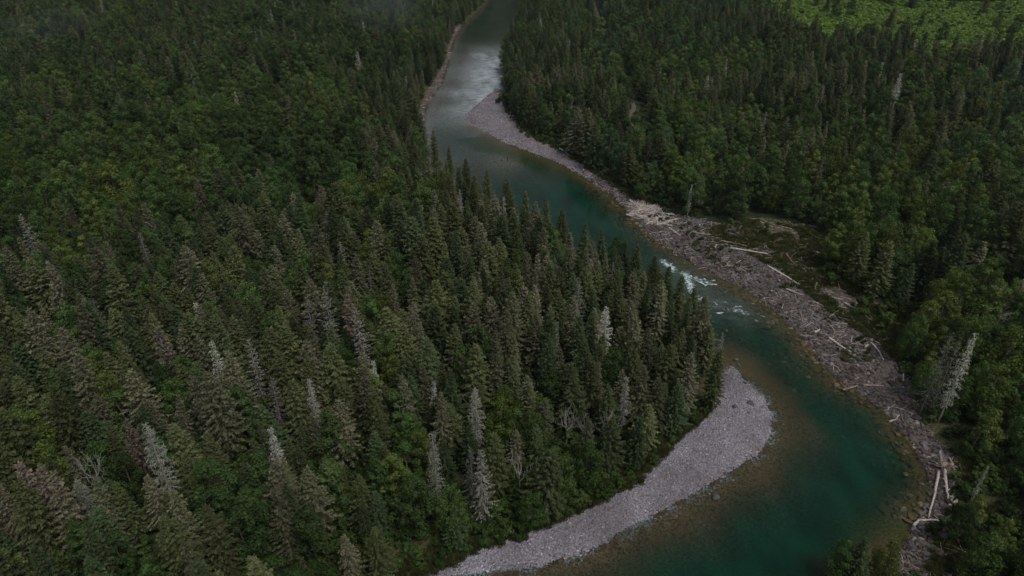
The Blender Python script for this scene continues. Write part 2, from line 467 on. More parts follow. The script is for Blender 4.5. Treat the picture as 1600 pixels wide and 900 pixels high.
ATTR = dict(gravel=gravel, rubble=rubble, grassy=grassy, bare=bare, bed=bed, olive=olive, orange=orange, wet=wet, pale=pale)

def sheet(name, sel, mat, attrs, V=V3):
    q = quads[sel]
    used, inv = np.unique(q.ravel(), return_inverse=True)
    me = mesh_from(name, V[used], inv.reshape(-1, 4), mat, True)
    for k, a in attrs.items():
        at_ = me.attributes.new(k, 'FLOAT', 'POINT')
        at_.data.foreach_set('value', a[used].astype(np.float32))
    return link(name, me)
qm = lambda a: a[quads].mean(1)
isbed = qm(bed) > .5
isgr = (~isbed) & (qm(gravel) > .5)
isrb = (~isbed) & (~isgr) & (qm(rubble) > .45)
tag(sheet('ground', ~(isbed | isgr | isrb), M['ground'], ATTR), 'dark forest floor under the trees', kind='structure')
tag(sheet('riverbed', isbed, M['ground'], ATTR), 'stony brown bed seen through the clear river', kind='structure')
tag(sheet('gravel_bar', isgr, M['ground'], ATTR), 'pale grey gravel bars in the bends of the river', kind='structure')
tag(sheet('rocky_shore', isrb, M['ground'], ATTR), 'rough stony shore strewn with driftwood', kind='structure')

# ------------------------------------------------------------------ water
def gauss_line(L, sig, z=0.0):
    P = U(L, z)
    return np.exp(-(dist_poly(P, fx, fy) / sig) ** 2)
foam = np.maximum.reduce([
    gauss_line([(1036, 408), (1052, 422)], 2.0) * .8, gauss_line([(1070, 427), (1082, 455)], 2.2) * .8,
    gauss_line([(1082, 432), (1100, 441), (1118, 444)], 1.0) * .9, gauss_line([(1118, 480), (1150, 486)], 2.2) * .62,
    gauss_line([(1150, 480), (1165, 489)], 1.6) * .7, gauss_line([(1185, 488), (1190, 500)], 1.8) * .55, gauss_line([(1090, 462), (1100, 475)], 2.2) * .65,
    gauss_line([(1040, 405), (1090, 450), (1150, 490), (1200, 510)], 6) * .36])
riffle = np.clip(np.exp(-((fy - 150) / 22) ** 2) * .25 + sstep(225, 260, fy) * .25 + sstep(265, 300, fy) * sstep(400, 370, fy) * .75, 0, 1)
chop_sheen = sstep(250, 300, fy) * sstep(420, 350, fy) * .85 * sstep(2, 22, dLg + 8 * vnoise(fx, fy, 14, 35) - 4) + gauss_line([(1050, 420), (1085, 450), (1150, 488)], 5) * .13  # pale broken water, with silver sky reflection painted into its colour
def water_material():
    m, t, out = newmat('river_water')
    geo = t.nodes.new('ShaderNodeNewGeometry'); pos = geo.outputs['Position']
    def at_(n):
        a = t.nodes.new('ShaderNodeAttribute'); a.attribute_name = n; return a.outputs['Fac']
    mp = t.nodes.new('ShaderNodeMapping'); mp.inputs['Rotation'].default_value = (0, 0, math.radians(35)); mp.inputs['Scale'].default_value = (1, .45, 1)
    t.links.new(pos, mp.inputs[0])
    a = N(t, 'ShaderNodeTexNoise', Scale=1.3, Detail=5.0, Roughness=.65); t.links.new(mp.outputs[0], a.inputs['Vector'])
    b_ = N(t, 'ShaderNodeTexNoise', Scale=.22, Detail=3.0); t.links.new(mp.outputs[0], b_.inputs['Vector'])
    c_ = N(t, 'ShaderNodeTexNoise', Scale=.45, Detail=5.0, Roughness=.7); t.links.new(mp.outputs[0], c_.inputs['Vector'])
    bump = N(t, 'ShaderNodeBump', Distance=.12)
    t.links.new(math_(t, 'ADD', math_(t, 'ADD', a.outputs['Fac'], math_(t, 'MULTIPLY', b_.outputs['Fac'], .8)), math_(t, 'MULTIPLY', math_(t, 'MULTIPLY', c_.outputs['Fac'], at_('riffle')), 4.0)), bump.inputs['Height'])
    t.links.new(math_(t, 'ADD', math_(t, 'MULTIPLY', at_('riffle'), .7), .22), bump.inputs['Strength'])
    fr = N(t, 'ShaderNodeFresnel', IOR=1.22); t.links.new(bump.outputs[0], fr.inputs['Normal'])
    gl = N(t, 'ShaderNodeBsdfGlossy', Roughness=.12); t.links.new(bump.outputs[0], gl.inputs['Normal'])
    dep = at_('depth')
    k = math_(t, 'SUBTRACT', 1.0, math_(t, 'POWER', 2.718, math_(t, 'MULTIPLY', dep, -.55)))
    tr = t.nodes.new('ShaderNodeBsdfTransparent'); tr.inputs[0].default_value = (.80, .88, .86, 1)
    body = t.nodes.new('ShaderNodeBsdfDiffuse')
    t.links.new(ramp(t, b_.outputs['Fac'], [(.35, (.001, .022, .014)), (.65, (.002, .040, .024))]), body.inputs[0])
    mb = t.nodes.new('ShaderNodeMixShader'); t.links.new(k, mb.inputs[0]); t.links.new(tr.outputs[0], mb.inputs[1]); t.links.new(body.outputs[0], mb.inputs[2])
    mw = t.nodes.new('ShaderNodeMixShader'); t.links.new(fr.outputs[0], mw.inputs[0]); t.links.new(mb.outputs[0], mw.inputs[1]); t.links.new(gl.outputs[0], mw.inputs[2])
    fn = N(t, 'ShaderNodeTexNoise', Scale=1.5, Detail=7.0, Roughness=.75, Distortion=1.2)
    mp2 = t.nodes.new('ShaderNodeMapping'); mp2.inputs['Rotation'].default_value = (0, 0, math.radians(20)); mp2.inputs['Scale'].default_value = (1.0, 2.6, 1)
    t.links.new(pos, mp2.inputs[0]); t.links.new(mp2.outputs[0], fn.inputs['Vector'])
    fm = ramp(t, math_(t, 'ADD', math_(t, 'MULTIPLY', at_('foam'), .5), fn.outputs['Fac']), [(.86, (0,) * 3), (.92, (1,) * 3)])
    fd = t.nodes.new('ShaderNodeBsdfDiffuse'); fd.inputs[0].default_value = (.62, .74, .76, 1)
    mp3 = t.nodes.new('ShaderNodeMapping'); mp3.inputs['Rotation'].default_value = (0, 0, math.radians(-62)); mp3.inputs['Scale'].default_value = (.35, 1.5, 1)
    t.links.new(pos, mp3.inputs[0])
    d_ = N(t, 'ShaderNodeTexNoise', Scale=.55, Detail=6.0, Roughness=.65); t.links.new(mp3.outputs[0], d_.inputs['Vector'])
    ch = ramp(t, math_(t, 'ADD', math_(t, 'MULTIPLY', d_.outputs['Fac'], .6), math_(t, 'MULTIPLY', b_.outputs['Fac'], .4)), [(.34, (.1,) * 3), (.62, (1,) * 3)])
    ad = t.nodes.new('ShaderNodeBsdfDiffuse'); ad.inputs[0].default_value = (.44, .50, .54, 1)  # aerated water and painted sky sheen share this flat pale colour
    mc = t.nodes.new('ShaderNodeMixShader'); t.links.new(math_(t, 'MULTIPLY', ch, at_('chop_sheen')), mc.inputs[0]); t.links.new(mw.outputs[0], mc.inputs[1]); t.links.new(ad.outputs[0], mc.inputs[2])
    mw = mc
    mf = t.nodes.new('ShaderNodeMixShader'); t.links.new(fm, mf.inputs[0]); t.links.new(mw.outputs[0], mf.inputs[1]); t.links.new(fd.outputs[0], mf.inputs[2])
    t.links.new(mf.outputs[0], out.inputs[0])
    return m
WV = V3.copy()
WV[:, 2] = .04 * riffle * (vnoise(fx, fy, 1.4, 31) - .5) + foam * .12 * (vnoise(fx, fy, 1.2, 32) - .2)
wsel = ZZ[quads].min(1) < .05
wsel &= (dg[quads].min(1) < 6) | isbed
wat = sheet('river_water', wsel, water_material(), dict(depth=np.clip(-ZZ, 0, 5), foam=foam, riffle=riffle, chop_sheen=chop_sheen), WV)
tag(wat, 'clear river, teal in its pools and brown over the shallows', kind='structure')

# ------------------------------------------------------------------ tracks
for P, wd in ROADS:
    P = [Vector((a, b)) for a, b in P]
    pts = []
    for a, b in zip(P[:-1], P[1:]):
        n = max(1, int((b - a).length / 1.0))
        pts += [a.lerp(b, i / n) for i in range(n)]
    pts.append(P[-1])
    for _ in range(3):
        pts = [pts[0]] + [(pts[i - 1] + pts[i] * 2 + pts[i + 1]) / 4 for i in range(1, len(pts) - 1)] + [pts[-1]]
    xs, ys = [], []
    for i, p in enumerate(pts):
        tg = (pts[min(i + 1, len(pts) - 1)] - pts[max(i - 1, 0)]).normalized()
        nn = Vector((-tg.y, tg.x))
        for k in range(-3, 4):
            j = wd * k / 3 * (1 + .2 * (vnoise(p.x, p.y, 4, 9 + (k > 0)) - .5) * (abs(k) == 3))
            xs.append(p.x + nn.x * j); ys.append(p.y + nn.y * j)
    zs = height(np.array(xs), np.array(ys)).reshape(-1, 7)
    zs = np.maximum(zs, zs.mean(1, keepdims=True)) + .10
    Vr = np.stack([xs, ys, zs.ravel()], 1)
    F = [(i * 7 + k, i * 7 + k + 1, (i + 1) * 7 + k + 1, (i + 1) * 7 + k) for i in range(len(pts) - 1) for k in range(6)]
    if 'dirt' not in M: M['dirt'] = simple('dirt', (.07, .06, .05), (.17, .145, .13), 1.2, bump=.5)
    o = link('dirt_track', mesh_from('dirt_track', Vr, F, M['dirt'], True))
    tag(o, 'pale dirt track through the trees on the right bank', kind='structure')

# ------------------------------------------------------------------ tree shapes
def rv(a): return random.uniform(-a, a)

def trunk_mesh(name, H, r0, mat, lean=.0, top=.97, n=7):
    mb = MB(); pts, rad = [], []
    for i in range(7):
        t = i / 6
        pts.append((rv(.05) + lean * t * H, rv(.05), -0.6 + t * (H * top + .6))); rad.append(max(.025, r0 * (1 - t) ** .8 + .03))
    mb.tube(pts, rad, n)
    return mb.mesh(name, mat, True)

def spruce_crown(name, H, R, mat, start=.12, dens=1.0, droop=.25, ragged=.25, spray=.72, nb=9, fine=1.0):
    """whorls of drooping branches, each fledged with small needle sprays"""
    mb = MB()
    z = H * start
    lump = [random.uniform(.75, 1.2) for _ in range(12)]
    while z < H * .985:
        t = (z - H * start) / (H * (1 - start))
        prof = (min(1, (t + .04) / .22) ** .6) * (1 - t) ** .78 * 1.12
        n = max(3, int(round(nb * dens * (0.55 + .45 * (1 - t)))))
        a0 = random.uniform(0, 6.28)
        for k in range(n):
            an = a0 + 6.283 * k / n + rv(.3)
            L = R * prof * random.uniform(1 - ragged, 1 + ragged) * lump[int(an / 6.283 * 6) % 6 + (6 if t > .5 else 0)]
            L = max(L, .22)
            ca, sa = math.cos(an), math.sin(an)
            dr = droop * random.uniform(.5, 1.5) * (1 - t * .9)
            zz = z + rv(.2)
            m = max(2, int(L / .34 * fine))
            up = .35 * t
            prev = Vector((0, 0, zz))
            for i in range(1, m + 1):
                s = i / m
                p = Vector((ca * L * s, sa * L * s, zz + L * (up * s - dr * s * s + .10 * s ** 3)))
                for side in (-1, 1):
                    if random.random() < .12: continue
                    sl = spray * random.uniform(.6, 1.25) * (1.15 - .5 * s) * min(1, L / 1.0 + .35)
                    dirv = Vector((ca * .75 - sa * side, sa * .75 + ca * side, -.35 - .3 * random.random())).normalized()
                    tip = p + dirv * sl
                    wv = Vector((ca, sa, rv(.4))) * (.30 * spray / .72)
                    mb.tri(p - wv, p + wv, tip + Vector((0, 0, rv(.08))))
                if i == m:
                    q = Vector((-sa, ca, 0)) * .12
                    mb.tri(p + q, p - q, p + Vector((ca, sa, up - dr)) * .45)
                prev = p
        z += random.uniform(.34, .52) * (.75 + .35 * (1 - t)) / max(.6, dens) ** .5
    q = Vector((0, 0, H))
    for k in range(3):
        an = k * 2.1
        mb.tri(q + Vector((0, 0, .35)), q + Vector((math.cos(an) * .12, math.sin(an) * .12, -.5)), q + Vector((math.cos(an + 2) * .12, math.sin(an + 2) * .12, -.5)))
    return mb.mesh(name, mat)

def dead_crown(name, H, R, mat, twig=1.0, start=.2, tuft=0.0):
    """bare whorled branches with side twigs"""
    mb = MB(); z = H * start
    while z < H * .98:
        t = (z - H * start) / (H * (1 - start))
        prof = (1 - t) ** .7 * min(1, (t + .15) / .4)
        n = random.randint(3, 6)
        a0 = random.uniform(0, 6.28)
        for k in range(n):
            an = a0 + 6.283 * k / n + rv(.5)
            L = max(.35, R * prof * random.uniform(.5, 1.25))
            ca, sa = math.cos(an), math.sin(an)
            dr = random.uniform(.1, .45) * (1 - t)
            pts = [Vector((ca * L * s, sa * L * s, z + L * (.15 * s - dr * s * s * 1.5 + .3 * t * s))) for s in (0, .35, .7, 1)]
            r = .05 * (1 - .5 * t)
            mb.tube(pts, [r, r * .8, r * .55, .012], 3, False)
            for j in range(int(7 * twig * max(.4, L))):
                s = random.uniform(.25, 1)
                p = pts[0].lerp(pts[3], s); p.z = z + L * (.15 * s - dr * s * s * 1.5 + .3 * t * s)
                side = random.choice((-1, 1))
                d = Vector((ca * .5 - sa * side, sa * .5 + ca * side, rv(.5) - .15)).normalized() * random.uniform(.25, .6)
                wv = Vector((ca, sa, .4)) * .035
                mb.tri(p - wv, p + wv, p + d)
                if random.random() < tuft:
                    e = p + d * .6
                    mb.tri(e, e + Vector((rv(.14), rv(.14), -.1)), e + Vector((rv(.1), rv(.1), -.4)))
        z += random.uniform(.3, .5)
    return mb.mesh(name, mat)

def leaf_crown(name, H, R, mat, n_clump=16, leaves=3900, base=.28, size=.23, squash=1.0):
    """a tall crown of leafy clumps borne by limbs, gaps between them"""
    V, F = [], []
    cl = []
    z0, hh = H * base, H * (1 - base)
    sx, sy = random.uniform(.85, 1.1), random.uniform(.85, 1.1)
    tries = 0
    while len(cl) < n_clump and tries < 1500:
        tries += 1
        th, q = random.uniform(0, 6.283), random.uniform(.06, .93)
        prof = math.sin(math.pi * min(1, q ** .75 * .97 + .03)) ** .6 * (1 - .25 * q)
        rr = prof * random.uniform(.45, .85)
        c = Vector((math.cos(th) * rr * R * sx, math.sin(th) * rr * R * sy, z0 + q * hh))
        cr = R * random.uniform(.20, .40) * (1 - .3 * q)
        if all((c - d).length > (cr + e) * .55 for d, e in cl): cl.append((c, cr))
    cl.append((Vector((rv(.2), rv(.2), H - R * .22)), R * .24))
    tot = sum(e * e for _, e in cl)
    for c, cr in cl:
        for _ in range(int(leaves * cr * cr / tot)):
            d = Vector((random.gauss(0, 1), random.gauss(0, 1), random.gauss(.3, 1))).normalized()
            p = c + Vector((d.x, d.y, d.z * 1.08)) * cr * random.uniform(.65, 1.15) * (1 + .25 * math.sin(d.x * 7 + c.x) * math.cos(d.y * 6))
            nrm = (d + Vector((rv(.55), rv(.55), rv(.45) + .1))).normalized()
            u = nrm.orthogonal().normalized(); v = nrm.cross(u)
            a = random.uniform(0, 6.28)
            u, v = u * math.cos(a) + v * math.sin(a), v * math.cos(a) - u * math.sin(a)
            s = size * random.uniform(.6, 1.3)
            k = len(V)
            V += [p - u * s * .5, p + v * s * .4, p + u * s * .9, p - v * s * .42]
            F.append((k, k + 1, k + 2, k + 3))
    return mesh_from(name, V, F, mat), cl

def limb_mesh(name, H, r0, cl, mat):
    mb = MB()
    top = H * .8
    mb.tube([(rv(.1), rv(.1), -.6), (rv(.2), rv(.2), H * .25), (rv(.35), rv(.35), H * .5), (rv(.3), rv(.3), top)], [r0 * 1.2, r0, r0 * .7, .05], 7)
    for c, cr in cl[::2]:
        z0 = max(H * .15, c.z - Vector((c.x, c.y)).length * .9 - .5)
        z0 = min(z0, top * .9)
        a = Vector((0, 0, z0)); b = c
        mid = a.lerp(b, .5) + Vector((rv(.2), rv(.2), -.15))
        mb.tube([a, mid, b], [r0 * .45, r0 * .3, .03], 4, False)
    return mb.mesh(name, mat, True)

def bare_crown(name, H, R, mat):
    mb = MB()
    def grow(p, d, L, r, lev):
        q = p + d * L
        m = p.lerp(q, .5) + Vector((rv(.1), rv(.1), rv(.1))) * L
        mb.tube([p, m, q], [r, r * .8, r * .55], 4 if lev < 2 else 3, False)
        if lev >= 4: return
        for _ in range(random.choice((2, 3, 3))):
            dd = (d + Vector((rv(.75), rv(.75), rv(.45) + .1))).normalized()
            grow(q if random.random() < .6 else m, dd, L * random.uniform(.6, .8), r * .55, lev + 1)
    for k in range(4):
        an = k * 1.57 + rv(.4)
        grow(Vector((0, 0, H * random.uniform(.3, .5))), Vector((math.cos(an) * .6, math.sin(an) * .6, 1)).normalized(), H * .17, .10, 1)
    grow(Vector((0, 0, H * .5)), Vector((rv(.2), rv(.2), 1)), H * .18, .11, 1)
    return mb.mesh(name, mat)

# KIND -> list of variants: (crown mesh, trunk mesh, height, tone words)
VAR = {}
def addv(kind, crown, trunk, H, tone): VAR.setdefault(kind, []).append((crown, trunk, H, tone))
for i in range(3):
    H = 15.0
    addv('spruce_tree', spruce_crown('spruce_crown', H, [2.9, 2.4, 3.3][i], M['spruce_dark'], start=[.08, .12, .06][i]), trunk_mesh('spruce_trunk', H, .15, M['bark']), H, 'dark green')
for i in range(3):
    H = 15.0
    addv('spruce_tree', spruce_crown('spruce_crown', H, [2.8, 2.3, 3.1][i], M['spruce_olive'], start=.08, ragged=.35), trunk_mesh('spruce_trunk', H, .15, M['bark']), H, 'olive green')
for i in range(4):
    H = 16.0
    addv('grey_spruce', spruce_crown('grey_spruce_crown', H, [2.2, 2.5, 2.0, 2.9][i], M['spruce_grey'], start=.10, dens=.95, droop=.36, ragged=.42, spray=.64), trunk_mesh('spruce_trunk', H, .14, M['bark_pale']), H, 'lichen-grey')
for i in range(3):
    H = 15.0
    addv('dead_spruce', dead_crown('dead_branches', H, [1.8, 1.5, 2.0][i], M['lichen'], twig=[1.2, .9, 1.6][i], tuft=.3), trunk_mesh('dead_trunk', H, .17, M['deadwood']), H, 'bleached')
for i in range(2):
    H = 15.0
    addv('withered_spruce', spruce_crown('withered_crown', H, [2.1, 1.8][i], M['lilac'], start=.12, dens=.68, droop=.35, ragged=.5, spray=.42), trunk_mesh('dead_trunk', H, .18, M['deadwood']), H, 'withered grey')
for i in range(2):
    H = 14.0
    addv('rusty_spruce', spruce_crown('rusty_crown', H, [2.0, 1.8][i], M['spruce_rust'], start=.10, dens=.95, droop=.3, ragged=.35), trunk_mesh('spruce_trunk', H, .18, M['bark']), H, 'rusty brown')
for i, (mt, tone) in enumerate((('leaf_deep', 'deep green'), ('leaf_deep', 'deep green'), ('leaf_mid', 'mid green'), ('leaf_mid', 'mid green'), ('leaf_yellow', 'yellow-green'), ('leaf_yellow', 'yellow-green'), ('leaf_teal', 'blue-green'))):
    H = 11.5
    cr, cl = leaf_crown('leafy_crown', H, [2.9, 2.4, 3.1, 2.3, 3.0, 2.5, 3.1][i], M[mt], n_clump=[30, 24, 34, 22, 36, 28, 32][i], base=[.12, .18, .1, .16, .12, .2, .1][i])
    addv('broadleaf_tree', cr, limb_mesh('leafy_trunk', H, .13, cl, M['bark']), H, tone)
for i in range(2):
    H = 10.5
    addv('bare_tree', bare_crown('bare_limbs', H, 2.5, M['deadwood']), trunk_mesh('bare_trunk', H * .55, .15, M['deadwood']), H, 'bare')
for i in range(3):
    cr, cl = leaf_crown('shrub_leaves', 2.2, [1.4, 1.1, 1.7][i], M['shrub'], n_clump=8, leaves=650, base=.0, size=.2)
    addv('shrub', cr, limb_mesh('shrub_stems', 1.6, .04, cl, M['bark']), 2.2, 'green')

cr, cl = leaf_crown('sapling_leaves', 2.2, 1.4, M['sapling'], n_clump=8, leaves=420, base=.0, size=.3)
addv('shrub', cr, limb_mesh('shrub_stems', 1.6, .04, cl, M['bark']), 2.2, 'bright green')

# ------------------------------------------------------------------ where trees stand
LOOK = {'spruce_tree': 'spruce', 'grey_spruce': 'spruce', 'dead_spruce': 'dead spruce', 'withered_spruce': 'spruce', 'rusty_spruce': 'spruce', 'broadleaf_tree': 'leafy tree', 'bare_tree': 'bare tree', 'shrub': 'shrub'}
TREES = []     # dict(kind, var, x, y, z, h, rot, label)

def put_tip(kind, px, py, H, var=None, label=None, lean=(0, 0), fat=1.0):
    x, y, z = at(px, py, H)
    v = random.randrange(len(VAR[kind])) if var is None else var
    TREES.append(dict(kind=kind, var=v, x=x, y=y, z=z, h=H, rot=random.uniform(0, 6.28), label=label, lean=lean, fat=fat, hand=True))

# the trees one can name in the photograph: kind, tip x, tip y, height, variant, label
HAND = [
 ('dead_spruce', 130, 465, 13, 0, 'bleached dead spruce standing in front of a withered grey one at middle left'),
 ('withered_spruce', 144, 467, 12, 0, 'withered grey spruce just right of the bleached one at middle left'),
 ('dead_spruce', 226, 660, 17, 2, 'tall bleached dead spruce near the rusty-topped tree at lower left'),
 ('rusty_spruce', 196, 656, 13, 0, 'small spruce with a rust-red crown beside the tall bleached snag'),
 ('dead_spruce', 422, 668, 14, 0, 'white feathery dead spruce rising over grey spruces, lower left of centre'),
 ('dead_spruce', 482, 592, 14, 1, 'thin white dead top above the feathery dead spruce, left of centre'),
 ('dead_spruce', 742, 604, 15, 2, 'blue-white dead spruce standing alone below the centre of the forest'),
 ('dead_spruce', 675, 675, 17, 1, 'narrow pale dead spruce left of the twin grey snags'),
 ('withered_spruce', 735, 700, 14, 1, 'left one of the twin grey snags near the lower gravel'),
 ('withered_spruce', 751, 704, 15, 0, 'right one of the twin grey snags near the lower gravel'),
 ('dead_spruce', 330, 533, 16, 0, 'pale dead spruce with a reddish foot at left, above the big olive spruce'),
 ('withered_spruce', 388, 530, 15, 1, 'grey-topped spruce next right of the pale dead one with a reddish foot'),
 ('dead_spruce', 583, 564, 12, 1, 'small white snag tip in the middle of the left forest'),
 ('dead_spruce', 948, 477, 16, 2, 'tall pale dead spruce nearest the river rapids, left bank'),
 ('withered_spruce', 905, 440, 15, 0, 'grey spire just up and left of the tall pale dead spruce by the rapids'),
 ('dead_spruce', 870, 503, 12, 1, 'short pale snag left of the tall dead spruce by the rapids'),
 ('withered_spruce', 507, 454, 17, 0, 'larger lilac-grey withered spruce in the middle of the left forest'),
 ('withered_spruce', 479, 465, 14, 1, 'smaller lilac-grey withered spruce at the left side of the larger one'),
 ('rusty_spruce', 541, 457, 16, 1, 'reddish-topped spruce just right of the two lilac-grey ones'),
 ('withered_spruce', 556, 482, 16, 0, 'greyish brown spruce behind the reddish-topped one, forest middle'),
 ('rusty_spruce', 246, 510, 16, 0, 'grey and rust spruce between the middle-left dead pair and the pale dead spruce'),
 ('rusty_spruce', 28, 724, 17, 0, 'large red-brown spruce at the lower left corner, the outer of two'),
 ('rusty_spruce', 60, 726, 16, 1, 'red-brown spruce at the lower left corner, the inner of two'),
 ('bare_tree', 128, 700, 13, 0, 'bare forked tree with white limbs at lower left'),
 ('bare_tree', 812, 705, 10, 1, 'bare white-twigged tree above the lower gravel bar'),
 ('dead_spruce', 217, 363, 13, 0, 'pale feathery snag in the upper left forest'),
 ('grey_spruce', 369, 320, 19, 3, 'tall shaggy grey spruce left of the yellow-green patch'),
 ('grey_spruce', 457, 300, 16, 0, 'narrow grey spruce right of the tall shaggy grey one'),
 ('withered_spruce', 531, 378, 12, 1, 'short grey snag below the narrow grey spruces'),
 ('grey_spruce', 43, 480, 19, 0, 'tall grey spruce near the left edge, halfway down'),
 ('dead_spruce', 787, 307, 14, 0, 'pale dead spruce near the bank, below the wading anglers'),
 ('grey_spruce', 601, 412, 15, 1, 'pointed grey spruce beside a bright leafy tree in the left forest'),
 ('dead_spruce', 1409, 113, 19, 2, 'large bleached leaning snag on the upper right slope'),
 ('dead_spruce', 1380, 97, 15, 1, 'slim bleached snag left of the large leaning one on the upper right slope'),
 ('dead_spruce', 1527, 517, 20, 2, 'tallest lichen-hung dead spruce at the right edge'),
 ('withered_spruce', 1489, 520, 18, 0, 'grey withered spruce left of the tallest lichen-hung one'),
 ('withered_spruce', 1502, 527, 17, 1, 'grey withered spruce between its two paler neighbours at the right edge'),
 ('bare_tree', 1571, 470, 12, 1, 'bare pale fork above the leafy trees at the right edge'),
 ('dead_spruce', 1588, 650, 8, 1, 'pale thin-crowned dead tree at the right edge, low down'),
 ('dead_spruce', 1545, 728, 9, 1, 'short dead pole beside the driftwood point'),
 ('dead_spruce', 422, 14, 18, 0, 'pale dead spruce at the top, left of centre'),
 ('dead_spruce', 567, 34, 15, 1, 'narrow pale snag near the top, behind the mist'),
 ('dead_spruce', 558, 79, 17, 2, 'pale snag below the narrow one near the top'),
 ('withered_spruce', 549, 16, 16, 1, 'grey spire at the top edge beside the narrow pale snag'),
 ('dead_spruce', 653, 55, 13, 1, 'pale snag close to the upper left bank'),
 ('grey_spruce', 873, 108, 15, 1, 'grey spire among the spruces opposite the upper gravel bar'),
 ('dead_spruce', 1136, 92, 14, 1, 'thin pale snag high on the right bank'),
 ('grey_spruce', 1270, 80, 18, 3, 'tall grey spruce left of the slim bleached snag, upper right'),
 ('dead_spruce', 980, 588, 13, 0, 'pale feathery snag left of the point of the lower gravel bar'),
 ('grey_spruce', 1007, 570, 14, 1, 'grey spruce right of the pale feathery snag near the gravel point'),
 ('bare_tree', 888, 632, 10, 0, 'bare grey tree with crooked limbs above the gravel, left one of three'),
 ('bare_tree', 912, 640, 9, 1, 'bare grey tree, middle one of three above the gravel'),
 ('bare_tree', 953, 640, 10, 0, 'bare grey tree with spreading limbs, right one of three above the gravel'),
 ('grey_spruce', 1082, 552, 14, 1, 'grey spruce on the left of the gravel point'),
 ('grey_spruce', 1103, 463, 17, 3, 'lone tall grey-olive spruce jutting over the river at the rapids'),
 ('grey_spruce', 801, 453, 19, 0, 'tall thin grey spruce in the right part of the left forest'),
 ('dead_spruce', 1081, 288, 10, 1, 'small pale snag behind the driftwood pile'),
 ('withered_spruce', 1130, 520, 9, 1, 'leaning grey dead tree over the head of the lower gravel bar'),
 ('grey_spruce', 325, 582, 18, 3, 'big shaggy olive-grey spruce at lower left'),
 ('spruce_tree', 585, 824, 11, 3, 'broad bushy olive spruce at the bottom, left of the gravel'),
 ('grey_spruce', 430, 722, 16, 3, 'large grey spruce under the white feathery dead one'),
 ('grey_spruce', 478, 730, 15, 1, 'grey-brown spruce right of the large grey one at lower left'),
 ('grey_spruce', 268, 765, 15, 0, 'grey spruce below the tall bleached snag'),
 ('broadleaf_tree', 320, 405, 13, 4, 'big yellow-green leafy tree in the left forest'),
 ('broadleaf_tree', 352, 425, 11, 5, 'yellow-green leafy tree at the right side of the big one'),
 ('broadleaf_tree', 30, 640, 14, 4, 'big yellow-green leafy tree at the left edge'),
 ('broadleaf_tree', 62, 690, 12, 4, 'yellow-green leafy tree right of the red-brown pair'),
 ('broadleaf_tree', 160, 580, 13, 4, 'rounded yellow-olive leafy tree below the middle-left dead pair'),
 ('broadleaf_tree', 585, 585, 11, 5, 'yellowish leafy crown behind the small white snag'),
 ('broadleaf_tree', 640, 418, 11, 2, 'fresh green leafy tree beside the pointed grey spruce'),
 ('broadleaf_tree', 966, 368, 12, 2, 'rounded pale green tree on the left bank, edge of the teal pool'),
 ('broadleaf_tree', 610, 236, 9, 5, 'small bright green tree near the upper left bank'),
 ('broadleaf_tree', 995, 12, 13, 6, 'large blue-green leafy tree at the top, right of the river'),
 ('broadleaf_tree', 1090, 12, 12, 6, 'second large blue-green leafy tree at the top'),
 ('broadleaf_tree', 1400, 845, 9, 4, 'yellow-green leafy tree at the bottom right, over the pool'),
 ('broadleaf_tree', 1325, 845, 9, 2, 'leafy tree at the bottom edge, left of the yellow-green one over the pool'),
 ('spruce_tree', 1356, 842, 10, 0, 'dark spruce tip between the bottom leafy trees over the pool'),
 ('broadleaf_tree', 1520, 790, 8, 0, 'round dark green bush-like tree below the driftwood point'),
 ('broadleaf_tree', 1440, 330, 12, 4, 'big leafy tree in front of the upper dirt track'),
 ('broadleaf_tree', 1430, 225, 13, 4, 'broad leafy tree on the right slope'),
 ('broadleaf_tree', 940, 120, 11, 0, 'round leafy tree left of the dirt track'),
]
for k, px, py, H, v, lab in HAND:
    put_tip(k, px, py, H, v, lab, fat=.62 if px > 1480 and k != 'broadleaf_tree' and k != 'bare_tree' else .85 if k in ('withered_spruce', 'rusty_spruce') else 1.0)
EDGE_TIPS = [(676, 200), (702, 226), (731, 250), (760, 262), (790, 278), (820, 296), (850, 314), (880, 327), (911, 347), (940, 360), (975, 373), (1000, 383), (1022, 398), (1045, 418), (1066, 431), (1086, 446), (1112, 505), (1121, 542), (1060, 452), (1030, 425), (957, 388)]
for px, py in EDGE_TIPS:
    put_tip('spruce_tree', px + rv(5), py + rv(4), random.uniform(11.5, 13.5), fat=.9)
handxy = np.array([(t['x'], t['y']) for t in TREES])

